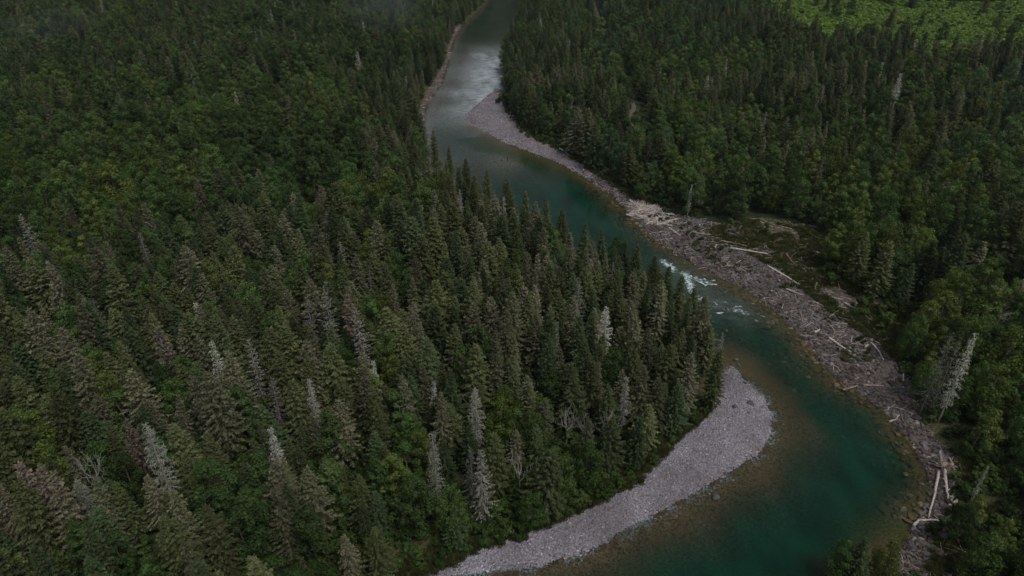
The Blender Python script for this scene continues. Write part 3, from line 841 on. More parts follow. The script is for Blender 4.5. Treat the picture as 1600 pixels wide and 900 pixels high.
def region_p(px, py):
    """chance of a leafy tree, and of a grey one among the conifers, where a crown shows at px, py"""
    def bl(cx, cy, rx, ry): return math.exp(-((px - cx) / rx) ** 2 - ((py - cy) / ry) ** 2)
    if px > 790 + max(0, (py - 100)) * 1.25 or (px > 790 and py < 100):        # right bank
        leaf = .68
        leaf -= .45 * bl(850, 110, 60, 90) + .35 * bl(1330, 100, 140, 60) + .3 * bl(1500, 330, 90, 90) + .35 * bl(1560, 120, 80, 60)
        leaf += .3 * bl(1000, 70, 90, 60) + .3 * bl(1330, 330, 120, 50) + .2 * bl(1500, 700, 150, 250)
        grey = .22 + .3 * bl(1400, 150, 200, 70)
    else:
        leaf = .38 + .16 * (py < 330)
        leaf += .5 * bl(470, 210, 120, 80) + .32 * bl(150, 260, 200, 130) + .2 * bl(60, 650, 90, 90) + .25 * bl(650, 850, 280, 60) + .2 * bl(280, 200, 120, 60)
        leaf -= .16 * bl(350, 760, 420, 180) + .25 * bl(800, 470, 300, 150) + .2 * bl(560, 60, 120, 50)
        grey = .30 + .38 * bl(820, 430, 300, 170) + .15 * bl(400, 700, 300, 120) - .15 * bl(250, 120, 250, 100)
    return leaf, grey * .8

S = 3.8
pts = []
yy = 22.0
row = 0
while yy < 1500:
    s = S * (1 + .9 * max(0, (yy - 620) / 500))
    half = max(90, (yy + 60) * .86)
    xs = np.arange(-half, half, s) + (s / 2 if row % 2 else 0)
    n = len(xs)
    pts.append(np.stack([xs + rng.uniform(-.42, .42, n) * s, np.full(n, yy) + rng.uniform(-.42, .42, n) * s], 1))
    yy += s * .87; row += 1
pts = np.concatenate(pts)
X, Y = pts[:, 0], pts[:, 1]
F_ = feat(X, Y)
ok = (~F_[2]) & (np.minimum(F_[0], F_[1]) > 1.6)
for P in (BAR_LOW, BAR_UP, ROCKS, SHORE_L): ok &= ~inside(P, X, Y)
clear = inside(CLEAR, X, Y) | inside(CLEAR2, X, Y)
ok &= ~(clear & (rng.random(len(X)) > .07))
fld = inside(FIELD, X, Y)
ok &= ~(fld & (rng.random(len(X)) > .03))
for P, wd in ROADS: ok &= dist_poly(P, X, Y) > wd + 1.3
# the track shows through a gap in the trees: keep its near side low
for seg in (ROADS[0][0][0:3], ROADS[0][0][5:9], ROADS[1][0][3:7]):
    for q in (5, 10, 15): ok &= ~((dist_poly(seg, X, Y + q) < 3.6) & (rng.random(len(X)) < .92))
for hx, hy in handxy: ok &= (X - hx) ** 2 + (Y - hy) ** 2 > 2.6 ** 2
ok &= vnoise(X, Y, 14, 41) + .3 * vnoise(X, Y, 5, 42) > .24
X, Y = X[ok], Y[ok]
DD = np.minimum(*feat(X, Y)[:2])
Z = height(X, Y)
for x, y, z, dd in zip(X, Y, Z, DD):
    px, py, d = proj(x, y, z + 10)
    inframe = -260 < px < 1860 and -120 < py < 1150
    if y < 640 and not inframe: continue
    leaf, grey = region_p(px, py)
    leaf = leaf + .55 * (float(vnoise(x, y, 22, 43)) - .5) + .3 * (float(vnoise(x, y, 9, 44)) - .5)
    if dd < 6: leaf += .2 if x > 0 and y < 240 and (px > 1300) else .05
    r = random.random()
    if px > 1420 and py > 430: leaf += .25
    if r < leaf:
        kind = 'broadleaf_tree'
        tone = .5 + 1.25 * (float(vnoise(x, y, 34, 45)) - .5) + rv(.26)
        if px > 940 and px < 1180 and py < 80: tone = .95 if random.random() < .45 else tone
        if px > 1420 and py > 430: tone = max(tone, .5 + .3 * random.random())
        v = (0, 1)[random.random() < .5] if tone < .42 else (2, 3)[random.random() < .5] if tone < .72 else (4, 5)[random.random() < .5]
        if tone > .93: v = 6 if (py < 260 and px > 850) else 2
        if random.random() < (.40 if y < 220 else .46): continue
        H = random.triangular(7, 17, 12) if px > 780 else random.triangular(8, 18, 13.5)
    else:
        q = random.random()
        if q < .008: kind, v, H = 'dead_spruce', random.randrange(3), random.uniform(10, 15)
        elif q < .018: kind, v, H = 'withered_spruce', random.randrange(2), random.uniform(10, 15)
        elif q < .021: kind, v, H = 'rusty_spruce', random.randrange(2), random.uniform(9, 14)
        elif q < .021 + grey * (.85 if y < 300 else .5): kind, v, H = 'grey_spruce', random.randrange(4), (.9 if y > 300 else 1) * random.uniform(10, 17) * (.85 + .3 * float(vnoise(x, y, 24, 47)))
        else: kind, v, H = 'spruce_tree', random.randrange(6), random.triangular(7, 18, 12.5) * (.8 + .42 * float(vnoise(x, y, 24, 47)))
    if kind == 'broadleaf_tree' and dd < 14 and px > 960 and py > 230: H *= .72
    elif dd < 7 and px > 1250 and py > 250: H *= .7
    if 780 < px < 840 and py < 100: H *= .85
    if kind == 'broadleaf_tree' and y < 150 and px < 1100: H = min(H, 11.5)
    if 560 < px < 900 and py > 780 and dd < 24: H *= .72
    if 560 < px < 820 and py > 820 and dd < 14: continue
    if 95 < y < 330 and px < 1125 and x < 60 and dist_poly(LEFT, x, y) < 24:      # the left bank is edged with spruces
        if kind == 'broadleaf_tree' and random.random() < .8:
            kind, v, H = 'spruce_tree', random.randrange(6), random.triangular(7, 14, 11)
        H = min(H, 14)
    if px > 1420 and py > 740 and kind != 'broadleaf_tree': kind, v, H = 'broadleaf_tree', random.randrange(2, 6), random.uniform(5, 8)
    tx, ty, _ = proj(x, y, z + H)
    if 1425 < tx < 1512 and 790 < ty < 925: continue
    TREES.append(dict(kind=kind, var=v, x=x, y=y, z=z, h=H, rot=random.uniform(0, 6.28), label=None, lean=(rv(.06), rv(.06)), fat=random.uniform(.95, 1.3) if kind == 'broadleaf_tree' else random.uniform(.72, 1.2), hand=False))
# understorey and bank shrubs
def scatter(poly, n, pad=0):
    xs = [p[0] for p in poly]; ys = [p[1] for p in poly]
    a = rng.uniform(min(xs), max(xs), n * 4); b = rng.uniform(min(ys), max(ys), n * 4)
    i = inside(poly, a, b); a, b = a[i][:n], b[i][:n]
    return a, b
ub = []
n = 26000
a = rng.uniform(-1, 1, n); b = 40 + 560 * rng.random(n) ** 1.6
a = a * (b + 40) * .85
Fb = feat(a, b); db = np.minimum(Fb[0], Fb[1])
okb = (~Fb[2]) & (db > .8)
for P in (BAR_LOW, BAR_UP, ROCKS, SHORE_L): okb &= ~inside(P, a, b)
for P, wd in ROADS: okb &= dist_poly(P, a, b) > wd + .6
inclear = inside(CLEAR, a, b) | inside(CLEAR2, a, b)
okb &= ~(inclear & (vnoise(a, b, 6, 61) < .68))
a, b, db = a[okb], b[okb], db[okb]
zb = height(a, b)
keep = rng.random(len(a)) < np.where(db < 14, 1, .55)
for x, y, z, dd in zip(a[keep], b[keep], zb[keep], db[keep]):
    s = random.uniform(.5, 1.3) if dd < 12 else random.uniform(.8, 1.8)
    ub.append(dict(kind='shrub', var=random.randrange(3), x=x, y=y, z=z - .1, h=2.2 * s, rot=random.uniform(0, 6.28), label=None, lean=(0, 0), fat=random.uniform(.9, 1.4), hand=False))
for P in ([(800, 182), (790, 160), (783, 165), (789, 172)],):
    pass
for px, py, s in ((785, 158, 1.5), (781, 162, 1.2), (789, 165, 1.1), (1103, 648, .7), (1108, 642, .6), (1112, 628, .5), (1473, 822, .9), (1458, 832, .9), (1490, 748, .8), (1480, 800, .7), (1450, 828, .7),
                  (1128, 392, .6), (1142, 394, .5), (1228, 452, .8), (1262, 455, .7), (1300, 478, .9), (1345, 535, .7), (1352, 538, .5), (1238, 448, .6)):
    x, y, z = at(px, py)
    ub.append(dict(kind='shrub', var=random.randrange(3), x=x, y=y, z=z - .1, h=2.2 * s, rot=0, label=None, lean=(0, 0), fat=1.2, hand=True))
a, b = scatter(ROCKS, 420)
F2 = feat(a, b)
m_ = (~F2[2]) & (F2[1] > 4) & (vnoise(a, b, 8, 24) > .66)
for x, y, z in zip(a[m_], b[m_], height(a[m_], b[m_])):
    ub.append(dict(kind='shrub', var=random.randrange(3), x=x, y=y, z=z - .1, h=random.uniform(.5, 1.5), rot=random.uniform(0, 6.28), label=None, lean=(0, 0), fat=1.3, hand=False))
# the bright young growth of the clearing top right
a, b = scatter(FIELD, 19000)
for x, y, z in zip(a, b, height(a, b)):
    ub.append(dict(kind='shrub', var=3, x=x, y=y, z=z - .1, h=random.uniform(1.4, 3.2), rot=random.uniform(0, 6.28), label=None, lean=(0, 0), fat=1.6, hand=False, field=True))
x, y, z = at(1290, 26)
ub.append(dict(kind='shrub', var=3, x=x, y=y, z=z - .1, h=4.0, rot=0, label='bright green sapling in the young growth of the upper right clearing', lean=(0, 0), fat=1.6, hand=True))
TREES += ub

# ------------------------------------------------------------------ labels that point at one tree
MARKS = [(lab, px, py) for lab, px, py in [
 ('the middle-left dead pair', 137, 490), ('the tall bleached snag', 250, 710), ('the white feathery dead spruce', 433, 700), ('the thin white dead top', 486, 615),
 ('the blue-white dead spruce', 746, 640), ('the narrow pale dead spruce', 680, 720), ('the twin grey snags', 745, 740), ('the reddish-footed dead spruce', 338, 565), ('the small white snag tip', 584, 585),
 ('the pale dead spruce by the rapids', 947, 510), ('the lilac-grey withered pair', 500, 490), ('the red-brown pair in the corner', 50, 770), ('the bare forked tree', 135, 730),
 ('the bare white-twigged tree', 815, 730), ('the upper-left feathery snag', 224, 390), ('the big yellow-green tree', 320, 435), ('the tall grey left-edge spruce', 50, 530),
 ('the pointed grey spruce', 601, 450), ('the large leaning snag upslope', 1402, 150), ('the tallest lichen-hung spruce', 1515, 575), ('the pale right-edge dead tree', 1582, 690), ('the driftwood point', 1475, 760),
 ('the head of the lower gravel', 1130, 590), ('the three bare grey trees', 918, 655), ('the bushy bottom spruce', 585, 860), ('the big olive-grey spruce', 325, 630), ('the lowest end of the gravel', 720, 870),
 ('the jutting rapids spruce', 1103, 510), ('the tall thin grey spruce', 801, 490), ('the beached canoe', 876, 238), ('the driftwood pile', 1000, 335), ('the left-edge yellow tree', 30, 670), ('the lower-left corner', 0, 900),
 ('the leafy trees by the pool', 1380, 870), ('the bottom edge midway left', 300, 890), ('the upper dirt track', 1470, 400), ('the long bleached log', 1311, 540), ('the teal pool bank', 960, 400),
 ('the bottom-right corner', 1600, 900), ('the wading anglers', 789, 250), ('the bottom edge, far left', 150, 900), ('the bottom edge before the bushy spruce', 450, 900)]]
DIRS = ['right of', 'up and right of', 'above', 'up and left of', 'left of', 'down and left of', 'below', 'down and right of']
ORD = ['nearest', 'second', 'third', 'fourth', 'fifth', 'sixth', 'seventh', 'eighth', 'ninth', 'tenth', 'eleventh', 'twelfth', 'thirteenth', 'fourteenth', 'fifteenth', 'sixteenth', 'seventeenth', 'eighteenth', 'nineteenth', 'twentieth']
ORD += ['twenty-' + q for q in ('first', 'second', 'third', 'fourth', 'fifth', 'sixth', 'seventh', 'eighth', 'ninth')] + ['thirtieth'] + ['thirty-' + q for q in ('first', 'second', 'third', 'fourth', 'fifth', 'sixth', 'seventh', 'eighth', 'ninth')] + ['fortieth']
ORD += ['distant'] * 60

def name_by_marks(items):
    """items: (dict, look phrase, px, py); gives each its own label"""
    cells = {}
    for it, look, px, py in items:
        best = min(MARKS, key=lambda m: (m[1] - px) ** 2 + (m[2] - py) ** 2)
        an = math.atan2(-(py - best[2]), px - best[1])
        s = int(round(an / (math.pi / 4))) % 8
        cells.setdefault((look, s, best[0]), []).append((math.hypot(px - best[1], py - best[2]), id(it), it))
    for (look, s, mk), L in cells.items():
        L.sort(key=lambda q: q[:2])
        for k, (_, _, it) in enumerate(L):
            it['label'] = (f'{ORD[k]} {look} {DIRS[s]} {mk}'.replace('up and ', 'up-' if len(mk.split()) > 6 else 'up and ').replace('down and ', 'down-' if len(mk.split()) > 6 else 'down and '))

LIMIT = {'spruce_tree': 285, 'grey_spruce': 280, 'dead_spruce': 90, 'withered_spruce': 90, 'rusty_spruce': 50, 'broadleaf_tree': 285, 'bare_tree': 30, 'shrub': 120}
GROUP = {'spruce_tree': 'green spruces of the forest', 'grey_spruce': 'lichen-grey spruces of the forest', 'dead_spruce': 'bleached dead spruces', 'withered_spruce': 'withered grey spruces',
         'rusty_spruce': 'rusty brown spruces', 'broadleaf_tree': 'leafy trees of the forest', 'bare_tree': 'bare leafless trees', 'shrub': 'shrubs along the banks and under the trees'}
CAT = {'spruce_tree': 'spruce', 'grey_spruce': 'spruce', 'dead_spruce': 'dead tree', 'withered_spruce': 'withered tree', 'rusty_spruce': 'spruce', 'broadleaf_tree': 'leafy tree', 'bare_tree': 'bare tree', 'shrub': 'shrub'}
PARTS = {'spruce_tree': ('crown', 'trunk'), 'grey_spruce': ('crown', 'trunk'), 'dead_spruce': ('branches', 'trunk'), 'withered_spruce': ('crown', 'trunk'), 'rusty_spruce': ('crown', 'trunk'),
         'broadleaf_tree': ('crown', 'trunk'), 'bare_tree': ('limbs', 'trunk'), 'shrub': ('leaves', 'stems')}
SOURCE = {}      # (kind, variant) -> (crown object, trunk object) of a standing tree
FOREST = {}
items = []
for kind in LIMIT:
    L = [t for t in TREES if t['kind'] == kind]
    for t in L:
        px, py, d = proj(t['x'], t['y'], t['z'] + t['h'] * .8)
        t['px'], t['py'], t['d'] = px, py, d
        vis = 4 < px < 1596 and 6 < py < 893
        if kind == 'shrub':                              # shrubs under the crowns stay hidden: name those in the open
            dd = float(dist_poly(RIGHT, t['x'], t['y'])); vis = vis and (t['hand'] or (dd < 12 and px > 780))
            if t.get('field'): vis = False
        t['score'] = (1e9 if t['hand'] and vis else 0) + (t['h'] / d if vis else 0)
        t['vis'] = vis
    L.sort(key=lambda t: -t['score'])
    n = min(LIMIT[kind], sum(t['vis'] for t in L))
    for t in L[:n]:
        if not t['label']:
            V_ = VAR[kind][t['var']]
            rel = t['h'] / {'spruce_tree': 12.7, 'broadleaf_tree': 10, 'shrub': 2.2}.get(kind, 13)
            size = 'tall' if rel > 1.12 else 'short' if rel < .88 else ''
            items.append((t, ' '.join(q for q in (size, V_[3], LOOK[kind]) if q), t['px'], t['py']))
    FOREST[kind] = (L[:n], L[n:])
name_by_marks(items)

def make_tree(t):
    crown, trunk, H0, tone = VAR[t['kind']][t['var']]
    e = link(t['kind'], None, None, (t['x'], t['y'], t['z']))
    e.empty_display_size = .5
    s = t['h'] / H0
    f = s * t['fat'] if t['kind'] != 'shrub' else s * t['fat']
    e.scale = (f, f, s)
    e.rotation_euler = (t['lean'][0], t['lean'][1], t['rot'])
    tag(e, t['label'], CAT[t['kind']], GROUP[t['kind']])
    pc, pt = PARTS[t['kind']]
    c = link(pc, crown, e); k = link(pt, trunk, e)
    SOURCE.setdefault((t['kind'], t['var']), (c, k))
    return e
for kind, (near, rest) in FOREST.items():
    for t in near: make_tree(t)
missing = [(k, v) for k in VAR for v in range(len(VAR[k])) if (k, v) not in SOURCE]

# ------------------------------------------------------------------ scattering the uncounted rest (geometry nodes on real points)
def scatter_obj(name, P, ROT, SCL, VARI, sources, label, extra=None):
    me = bpy.data.meshes.new(name)
    me.vertices.add(len(P)); me.vertices.foreach_set('co', np.asarray(P, np.float32).ravel())
    a = me.attributes.new('rot', 'FLOAT_VECTOR', 'POINT'); a.data.foreach_set('vector', np.asarray(ROT, np.float32).ravel())
    a = me.attributes.new('scl', 'FLOAT_VECTOR', 'POINT'); a.data.foreach_set('vector', np.asarray(SCL, np.float32).ravel())
    a = me.attributes.new('variant', 'INT', 'POINT'); a.data.foreach_set('value', np.asarray(VARI, np.int32))
    o = link(name, me)
    g = bpy.data.node_groups.new(name, 'GeometryNodeTree')
    g.interface.new_socket('Geometry', in_out='INPUT', socket_type='NodeSocketGeometry')
    g.interface.new_socket('Geometry', in_out='OUTPUT', socket_type='NodeSocketGeometry')
    gi, go = g.nodes.new('NodeGroupInput'), g.nodes.new('NodeGroupOutput')
    def na(n, t):
        q = g.nodes.new('GeometryNodeInputNamedAttribute'); q.data_type = t; q.inputs['Name'].default_value = n; return q.outputs[0]
    rot, scl, var = na('rot', 'FLOAT_VECTOR'), na('scl', 'FLOAT_VECTOR'), na('variant', 'INT')
    e2r = g.nodes.new('FunctionNodeEulerToRotation'); g.links.new(rot, e2r.inputs[0])
    J = g.nodes.new('GeometryNodeJoinGeometry')
    for vi, objs in sources.items():
        cmp = g.nodes.new('FunctionNodeCompare'); cmp.data_type = 'INT'; cmp.operation = 'EQUAL'
        ia = [s for s in cmp.inputs if s.type == 'INT']
        g.links.new(var, ia[0]); ia[1].default_value = vi
        jj = g.nodes.new('GeometryNodeJoinGeometry')
        for ob in objs:
            oi = g.nodes.new('GeometryNodeObjectInfo'); oi.inputs['Object'].default_value = ob; oi.transform_space = 'ORIGINAL'
            g.links.new(oi.outputs['Geometry'], jj.inputs[0])
        ip = g.nodes.new('GeometryNodeInstanceOnPoints')
        g.links.new(gi.outputs[0], ip.inputs['Points']); g.links.new(cmp.outputs[0], ip.inputs['Selection'])
        g.links.new(jj.outputs[0], ip.inputs['Instance']); g.links.new(e2r.outputs[0], ip.inputs['Rotation']); g.links.new(scl, ip.inputs['Scale'])
        g.links.new(ip.outputs[0], J.inputs[0])
    g.links.new(J.outputs[0], go.inputs[0])
    md = o.modifiers.new('scatter', 'NODES'); md.node_group = g
    tag(o, label, kind='stuff')
    return o
RESTNAME = {'spruce_tree': ('spruce_forest', 'mass of dark green spruces farther off'), 'grey_spruce': ('grey_spruce_forest', 'grey spruces scattered through the farther forest'),
            'dead_spruce': ('dead_spruce_stand', 'small far dead spruces in the forest'), 'withered_spruce': ('withered_spruce_stand', 'small far withered spruces in the forest'),
            'rusty_spruce': ('rusty_spruce_stand', 'small far rusty spruces in the forest'), 'broadleaf_tree': ('broadleaf_forest', 'mass of leafy green trees farther off'),
            'bare_tree': ('bare_tree_stand', 'bare far trees'), 'shrub': ('undergrowth', 'green undergrowth between the trees and along the banks')}
for kind, (near, rest) in FOREST.items():
    vs = {v: SOURCE[(k, v)] for (k, v) in SOURCE if k == kind}
    if not vs: continue
    rest = [t for t in rest]
    if not rest: continue
    for t in rest:
        if t['var'] not in vs: t['var'] = random.choice(list(vs))
    P = [(t['x'], t['y'], t['z']) for t in rest]
    R_ = [(t['lean'][0], t['lean'][1], t['rot']) for t in rest]
    Sx = []
    for t in rest:
        s = t['h'] / VAR[kind][t['var']][2]; f = s * t['fat']
        Sx.append((f, f, s))
    scatter_obj(RESTNAME[kind][0], P, R_, Sx, [t['var'] for t in rest], vs, RESTNAME[kind][1])

# ------------------------------------------------------------------ stones
def stone_mesh(name, mat, seed, flat=.6, ang=.0, sub=2):
    r = np.random.default_rng(seed)
    import bmesh
    bm = bmesh.new(); bmesh.ops.create_icosphere(bm, subdivisions=sub, radius=.5)
    off = r.uniform(0, 50, 3)
    from mathutils import noise
    for v in bm.verts:
        p = v.co.copy()
        k = 1 + .45 * noise.noise(p * 1.7 + Vector(off)) + .2 * noise.noise(p * 4 + Vector(off))
        v.co = Vector((p.x * k * 1.2, p.y * k, p.z * k * flat))
    if ang:
        for _ in range(5):                                   # broken faces
            n = Vector(r.normal(size=3)).normalized(); d = .5 * (.62 + .2 * r.random()) * flat ** abs(n.z)
            for v in bm.verts:
                e = v.co.dot(n) - d
                if e > 0: v.co -= n * e * ang
    me = bpy.data.meshes.new(name); bm.to_mesh(me); bm.free()
    me.materials.append(mat)
    if not ang: me.polygons.foreach_set('use_smooth', np.ones(len(me.polygons), bool))
    return me
cob = [stone_mesh('cobble', M['cobble'], i, .6, 0, 1) for i in range(3)]
rub = [stone_mesh('rubble_block', M['rubble'], 10 + i, .62, .9, 2) for i in range(5)]
snk = [stone_mesh('sunken_stone', M['sunken'], 20 + i, .5, .5, 2) for i in range(3)]
dark = [stone_mesh('dark_boulder', M['boulder_dark'], 30 + i, .6, .6, 2) for i in range(2)]

def rock(name, me, px, py, s, label, group=None, cat='boulder', z=None, sink=.2, tilt=.3):
    x, y, zz = at(px, py)
    if z is not None: zz = z; x, y = unproj(px, py, z)
    o = link(name, me, None, (x, y, zz + s * (.3 - sink)))
    o.scale = (s * random.uniform(.85, 1.2), s * random.uniform(.85, 1.2), s * random.uniform(.8, 1.1))
    o.rotation_euler = (rv(tilt), rv(tilt), random.uniform(0, 6.28))
    return tag(o, label, cat, group)
G_B = 'dark boulders on and off the lower gravel bar'
rock('dark_boulder', dark[0], 1171, 631, 1.35, 'largest dark flat boulder on the lower gravel bar', G_B)
rock('dark_boulder', dark[1], 1148, 636, 1.0, 'grey-green boulder left of the largest one on the gravel bar', G_B)
rock('dark_boulder', dark[1], 1169, 645, .6, 'small dark boulder just below the largest one on the gravel', G_B)
rock('dark_boulder', dark[0], 1118, 776, 1.1, 'wet boulder standing in the shallows off the gravel bar', G_B, z=.0)
rock('dark_boulder', dark[1], 1133, 741, .85, 'boulder at the very edge of the lower gravel bar', G_B)
rock('dark_boulder', dark[0], 1150, 562, .9, 'dark boulder in the water above the head of the gravel bar', G_B, z=.0)
rock('dark_boulder', dark[1], 1154, 570, .45, 'small pale-topped stone beside the boulder above the gravel head', G_B, z=.0)
rock('dark_boulder', dark[1], 1164, 599, .8, 'flat stone at the upper waterline of the gravel bar', G_B)
rock('dark_boulder', dark[0], 1135, 517, .6, 'small boulder breaking the water below the rapids', G_B, z=.0)

# cobbles on the bars
def scat_pts(poly, n, smin, smax, fn=None, flatten=1.0, lift=.0):
    a, b = scatter(poly, n)
    if fn is not None:
        k = fn(a, b); a, b = a[k], b[k]
    z = height(a, b)
    s = smin + (smax - smin) * rng.random(len(a)) ** 3
    P = np.stack([a, b, z + lift * s], 1)
    R_ = np.stack([rng.uniform(-.4, .4, len(a)), rng.uniform(-.4, .4, len(a)), rng.uniform(0, 6.28, len(a))], 1)
    S_ = np.stack([s, s * rng.uniform(.7, 1.1, len(a)), s * flatten], 1)
    return P, R_, S_
# a few named stones serve as the sources of the scattered ones
cs = [rock('cobble', cob[i], px, py, s, lab, 'cobbles of the gravel bars', 'stone') for i, (px, py, s, lab) in enumerate([
    (1150, 660, .5, 'pale cobble in the middle of the lower gravel bar'), (1094, 708, .55, 'pale cobble near the lower bend of the gravel bar'), (1190, 668, .6, 'rounded cobble at the tip of the lower gravel bar')])]
A = [scat_pts(BAR_LOW, 90000, .09, .42), scat_pts(BAR_UP, 14000, .16, .6)]
def along(P, n, sig, smin, smax):
    P = np.array(P); i = rng.integers(0, len(P) - 1, n); t = rng.random(n)[:, None]
    q = P[i] * (1 - t) + P[i + 1] * t + rng.normal(0, 1, (n, 2)) * sig
    k = (vnoise(q[:, 0], q[:, 1], 2.2, 81) > .42); q = q[k]
    s_ = smin + (smax - smin) * rng.random(len(q)) ** 3
    return (np.stack([q[:, 0], q[:, 1], height(q[:, 0], q[:, 1])], 1), np.stack([rng.uniform(-.4, .4, len(q)), rng.uniform(-.4, .4, len(q)), rng.uniform(0, 6.28, len(q))], 1),
            np.stack([s_, s_ * rng.uniform(.7, 1.1, len(q)), s_], 1))
EB = U([(1142, 574), (1165, 596), (1190, 620), (1204, 645), (1203, 675), (1190, 702), (1152, 728), (1130, 742), (1080, 770), (1045, 790), (1000, 813), (960, 835), (920, 855), (880, 870), (840, 882), (760, 893), (700, 900)])
A += [along(EB, 9000, .75, .10, .5), along(U([(726, 182), (733, 192), (760, 205), (790, 222), (840, 240), (880, 256), (920, 279), (960, 307)]), 2500, .8, .15, .6)]
P_, R_, S_ = [np.concatenate([q[i] for q in A]) for i in range(3)]
scatter_obj('gravel', P_, R_, S_, rng.integers(0, 3, len(P_)), {i: [c] for i, c in enumerate(cs)}, 'grey gravel and cobbles covering the river bars')

# blocks along the rocky shore: the larger ones stand by themselves
ritems = []
a, b = scatter(ROCKS, 2200)
F3 = feat(a, b); m_ = (~F3[2]) & (F3[1] < 9)
a, b = a[m_][:150], b[m_][:150]
robj = []
for i, (x, y, z) in enumerate(zip(a, b, height(a, b))):
    px, py, d = proj(x, y, z)
    if not (900 < px < 1590 and 300 < py < 890): continue
    s = random.uniform(.7, 1.55) * (1 if py > 420 else 1.1)
    o = link('shore_rock', rub[i % 5], None, (x, y, z + s * .08))
    o.scale = (s, s * random.uniform(.7, 1.1), s * random.uniform(.6, 1.0)); o.rotation_euler = (rv(.4), rv(.4), random.uniform(0, 6.28))
    it = {}; look = ('large' if s > 1.3 else 'mid-sized' if s > 1.0 else 'small') + ' grey shore rock'
    ritems.append((it, look, px, py)); robj.append((o, it))
MARKS_T = MARKS
MARKS = [('the driftwood pile', 1000, 335), ('the short upright log', 1026, 345), ('the broken log', 1054, 363), ('the parallel grey logs', 1150, 386), ('the curved pale log', 1116, 388), ('the white rapids', 1085, 440),
         ('the long straight log', 1224, 432), ('the short white log', 1240, 458), ('the long bleached log', 1311, 540), ('the bent upslope log', 1335, 481), ('the kinked pale log', 1372, 550),
         ('the bowed standing log', 1410, 586), ('the root mass', 1473, 728), ('the longest white log', 1460, 775), ('the low horizontal logs', 1360, 604), ('the T-shaped log', 1450, 815)]
name_by_marks(ritems)
for o, it in robj: tag(o, it['label'], 'rock', 'rocks of the rocky shore')
notw = lambda a, b: ~feat(a, b)[2]
A = [scat_pts(ROCKS, 24000, .16, .95, notw, .8, .02), scat_pts(SHORE_L, 1200, .2, .8, notw, .8), scat_pts(CLEAR, 1500, .15, .6, lambda a, b: vnoise(a, b, 5, 66) > .5, .8), scat_pts(CLEAR2, 700, .12, .5, None, .8)]
P_, R_, S_ = [np.concatenate([q[i] for q in A]) for i in range(3)]
scatter_obj('rubble', P_, R_, S_, rng.integers(0, 5, len(P_)), {i: [robj[[j for j in range(len(robj)) if robj[j][0].data == rub[i]][0]][0]] for i in range(5)}, 'grey broken rubble of the rocky shore')
# stones under the water and at its edge
ss = [rock('sunken_stone', snk[i], px, py, 1.2, lab, 'stones lying in the shallows', 'stone', z=-.25) for i, (px, py, lab) in enumerate([
    (1262, 590, 'large olive stone under the water off the rocky shore'), (1415, 742, 'ochre stone under the water near the root mass'), (1200, 512, 'olive stone under the water below the rapids')])]
BELT = U([(920, 283), (985, 338), (1050, 394), (1105, 430), (1180, 464), (1250, 524), (1285, 572), (1345, 617), (1420, 692), (1455, 775), (1425, 820),
          (1370, 790), (1400, 750), (1360, 700), (1290, 650), (1240, 600), (1190, 545), (1130, 520), (1090, 470), (1040, 420), (980, 365), (900, 290)])
P_, R_, S_ = scat_pts(BELT, 5200, .25, 1.5, lambda a, b: feat(a, b)[2], .7)
a_ = scat_pts(LEFT[14:45] and U([(1142, 574), (1204, 645), (1190, 702), (1080, 770), (920, 855), (760, 893), (900, 905), (1100, 880), (1240, 760), (1270, 680), (1230, 610)]), 9000, .12, .45, lambda a, b: feat(a, b)[2], .7)
P_, R_, S_ = np.concatenate([P_, a_[0]]), np.concatenate([R_, a_[1]]), np.concatenate([S_, a_[2]])
scatter_obj('riverbed_stones', P_, R_, S_, rng.integers(0, 3, len(P_)), {i: [c] for i, c in enumerate(ss)}, 'brown and olive stones on the river bed')

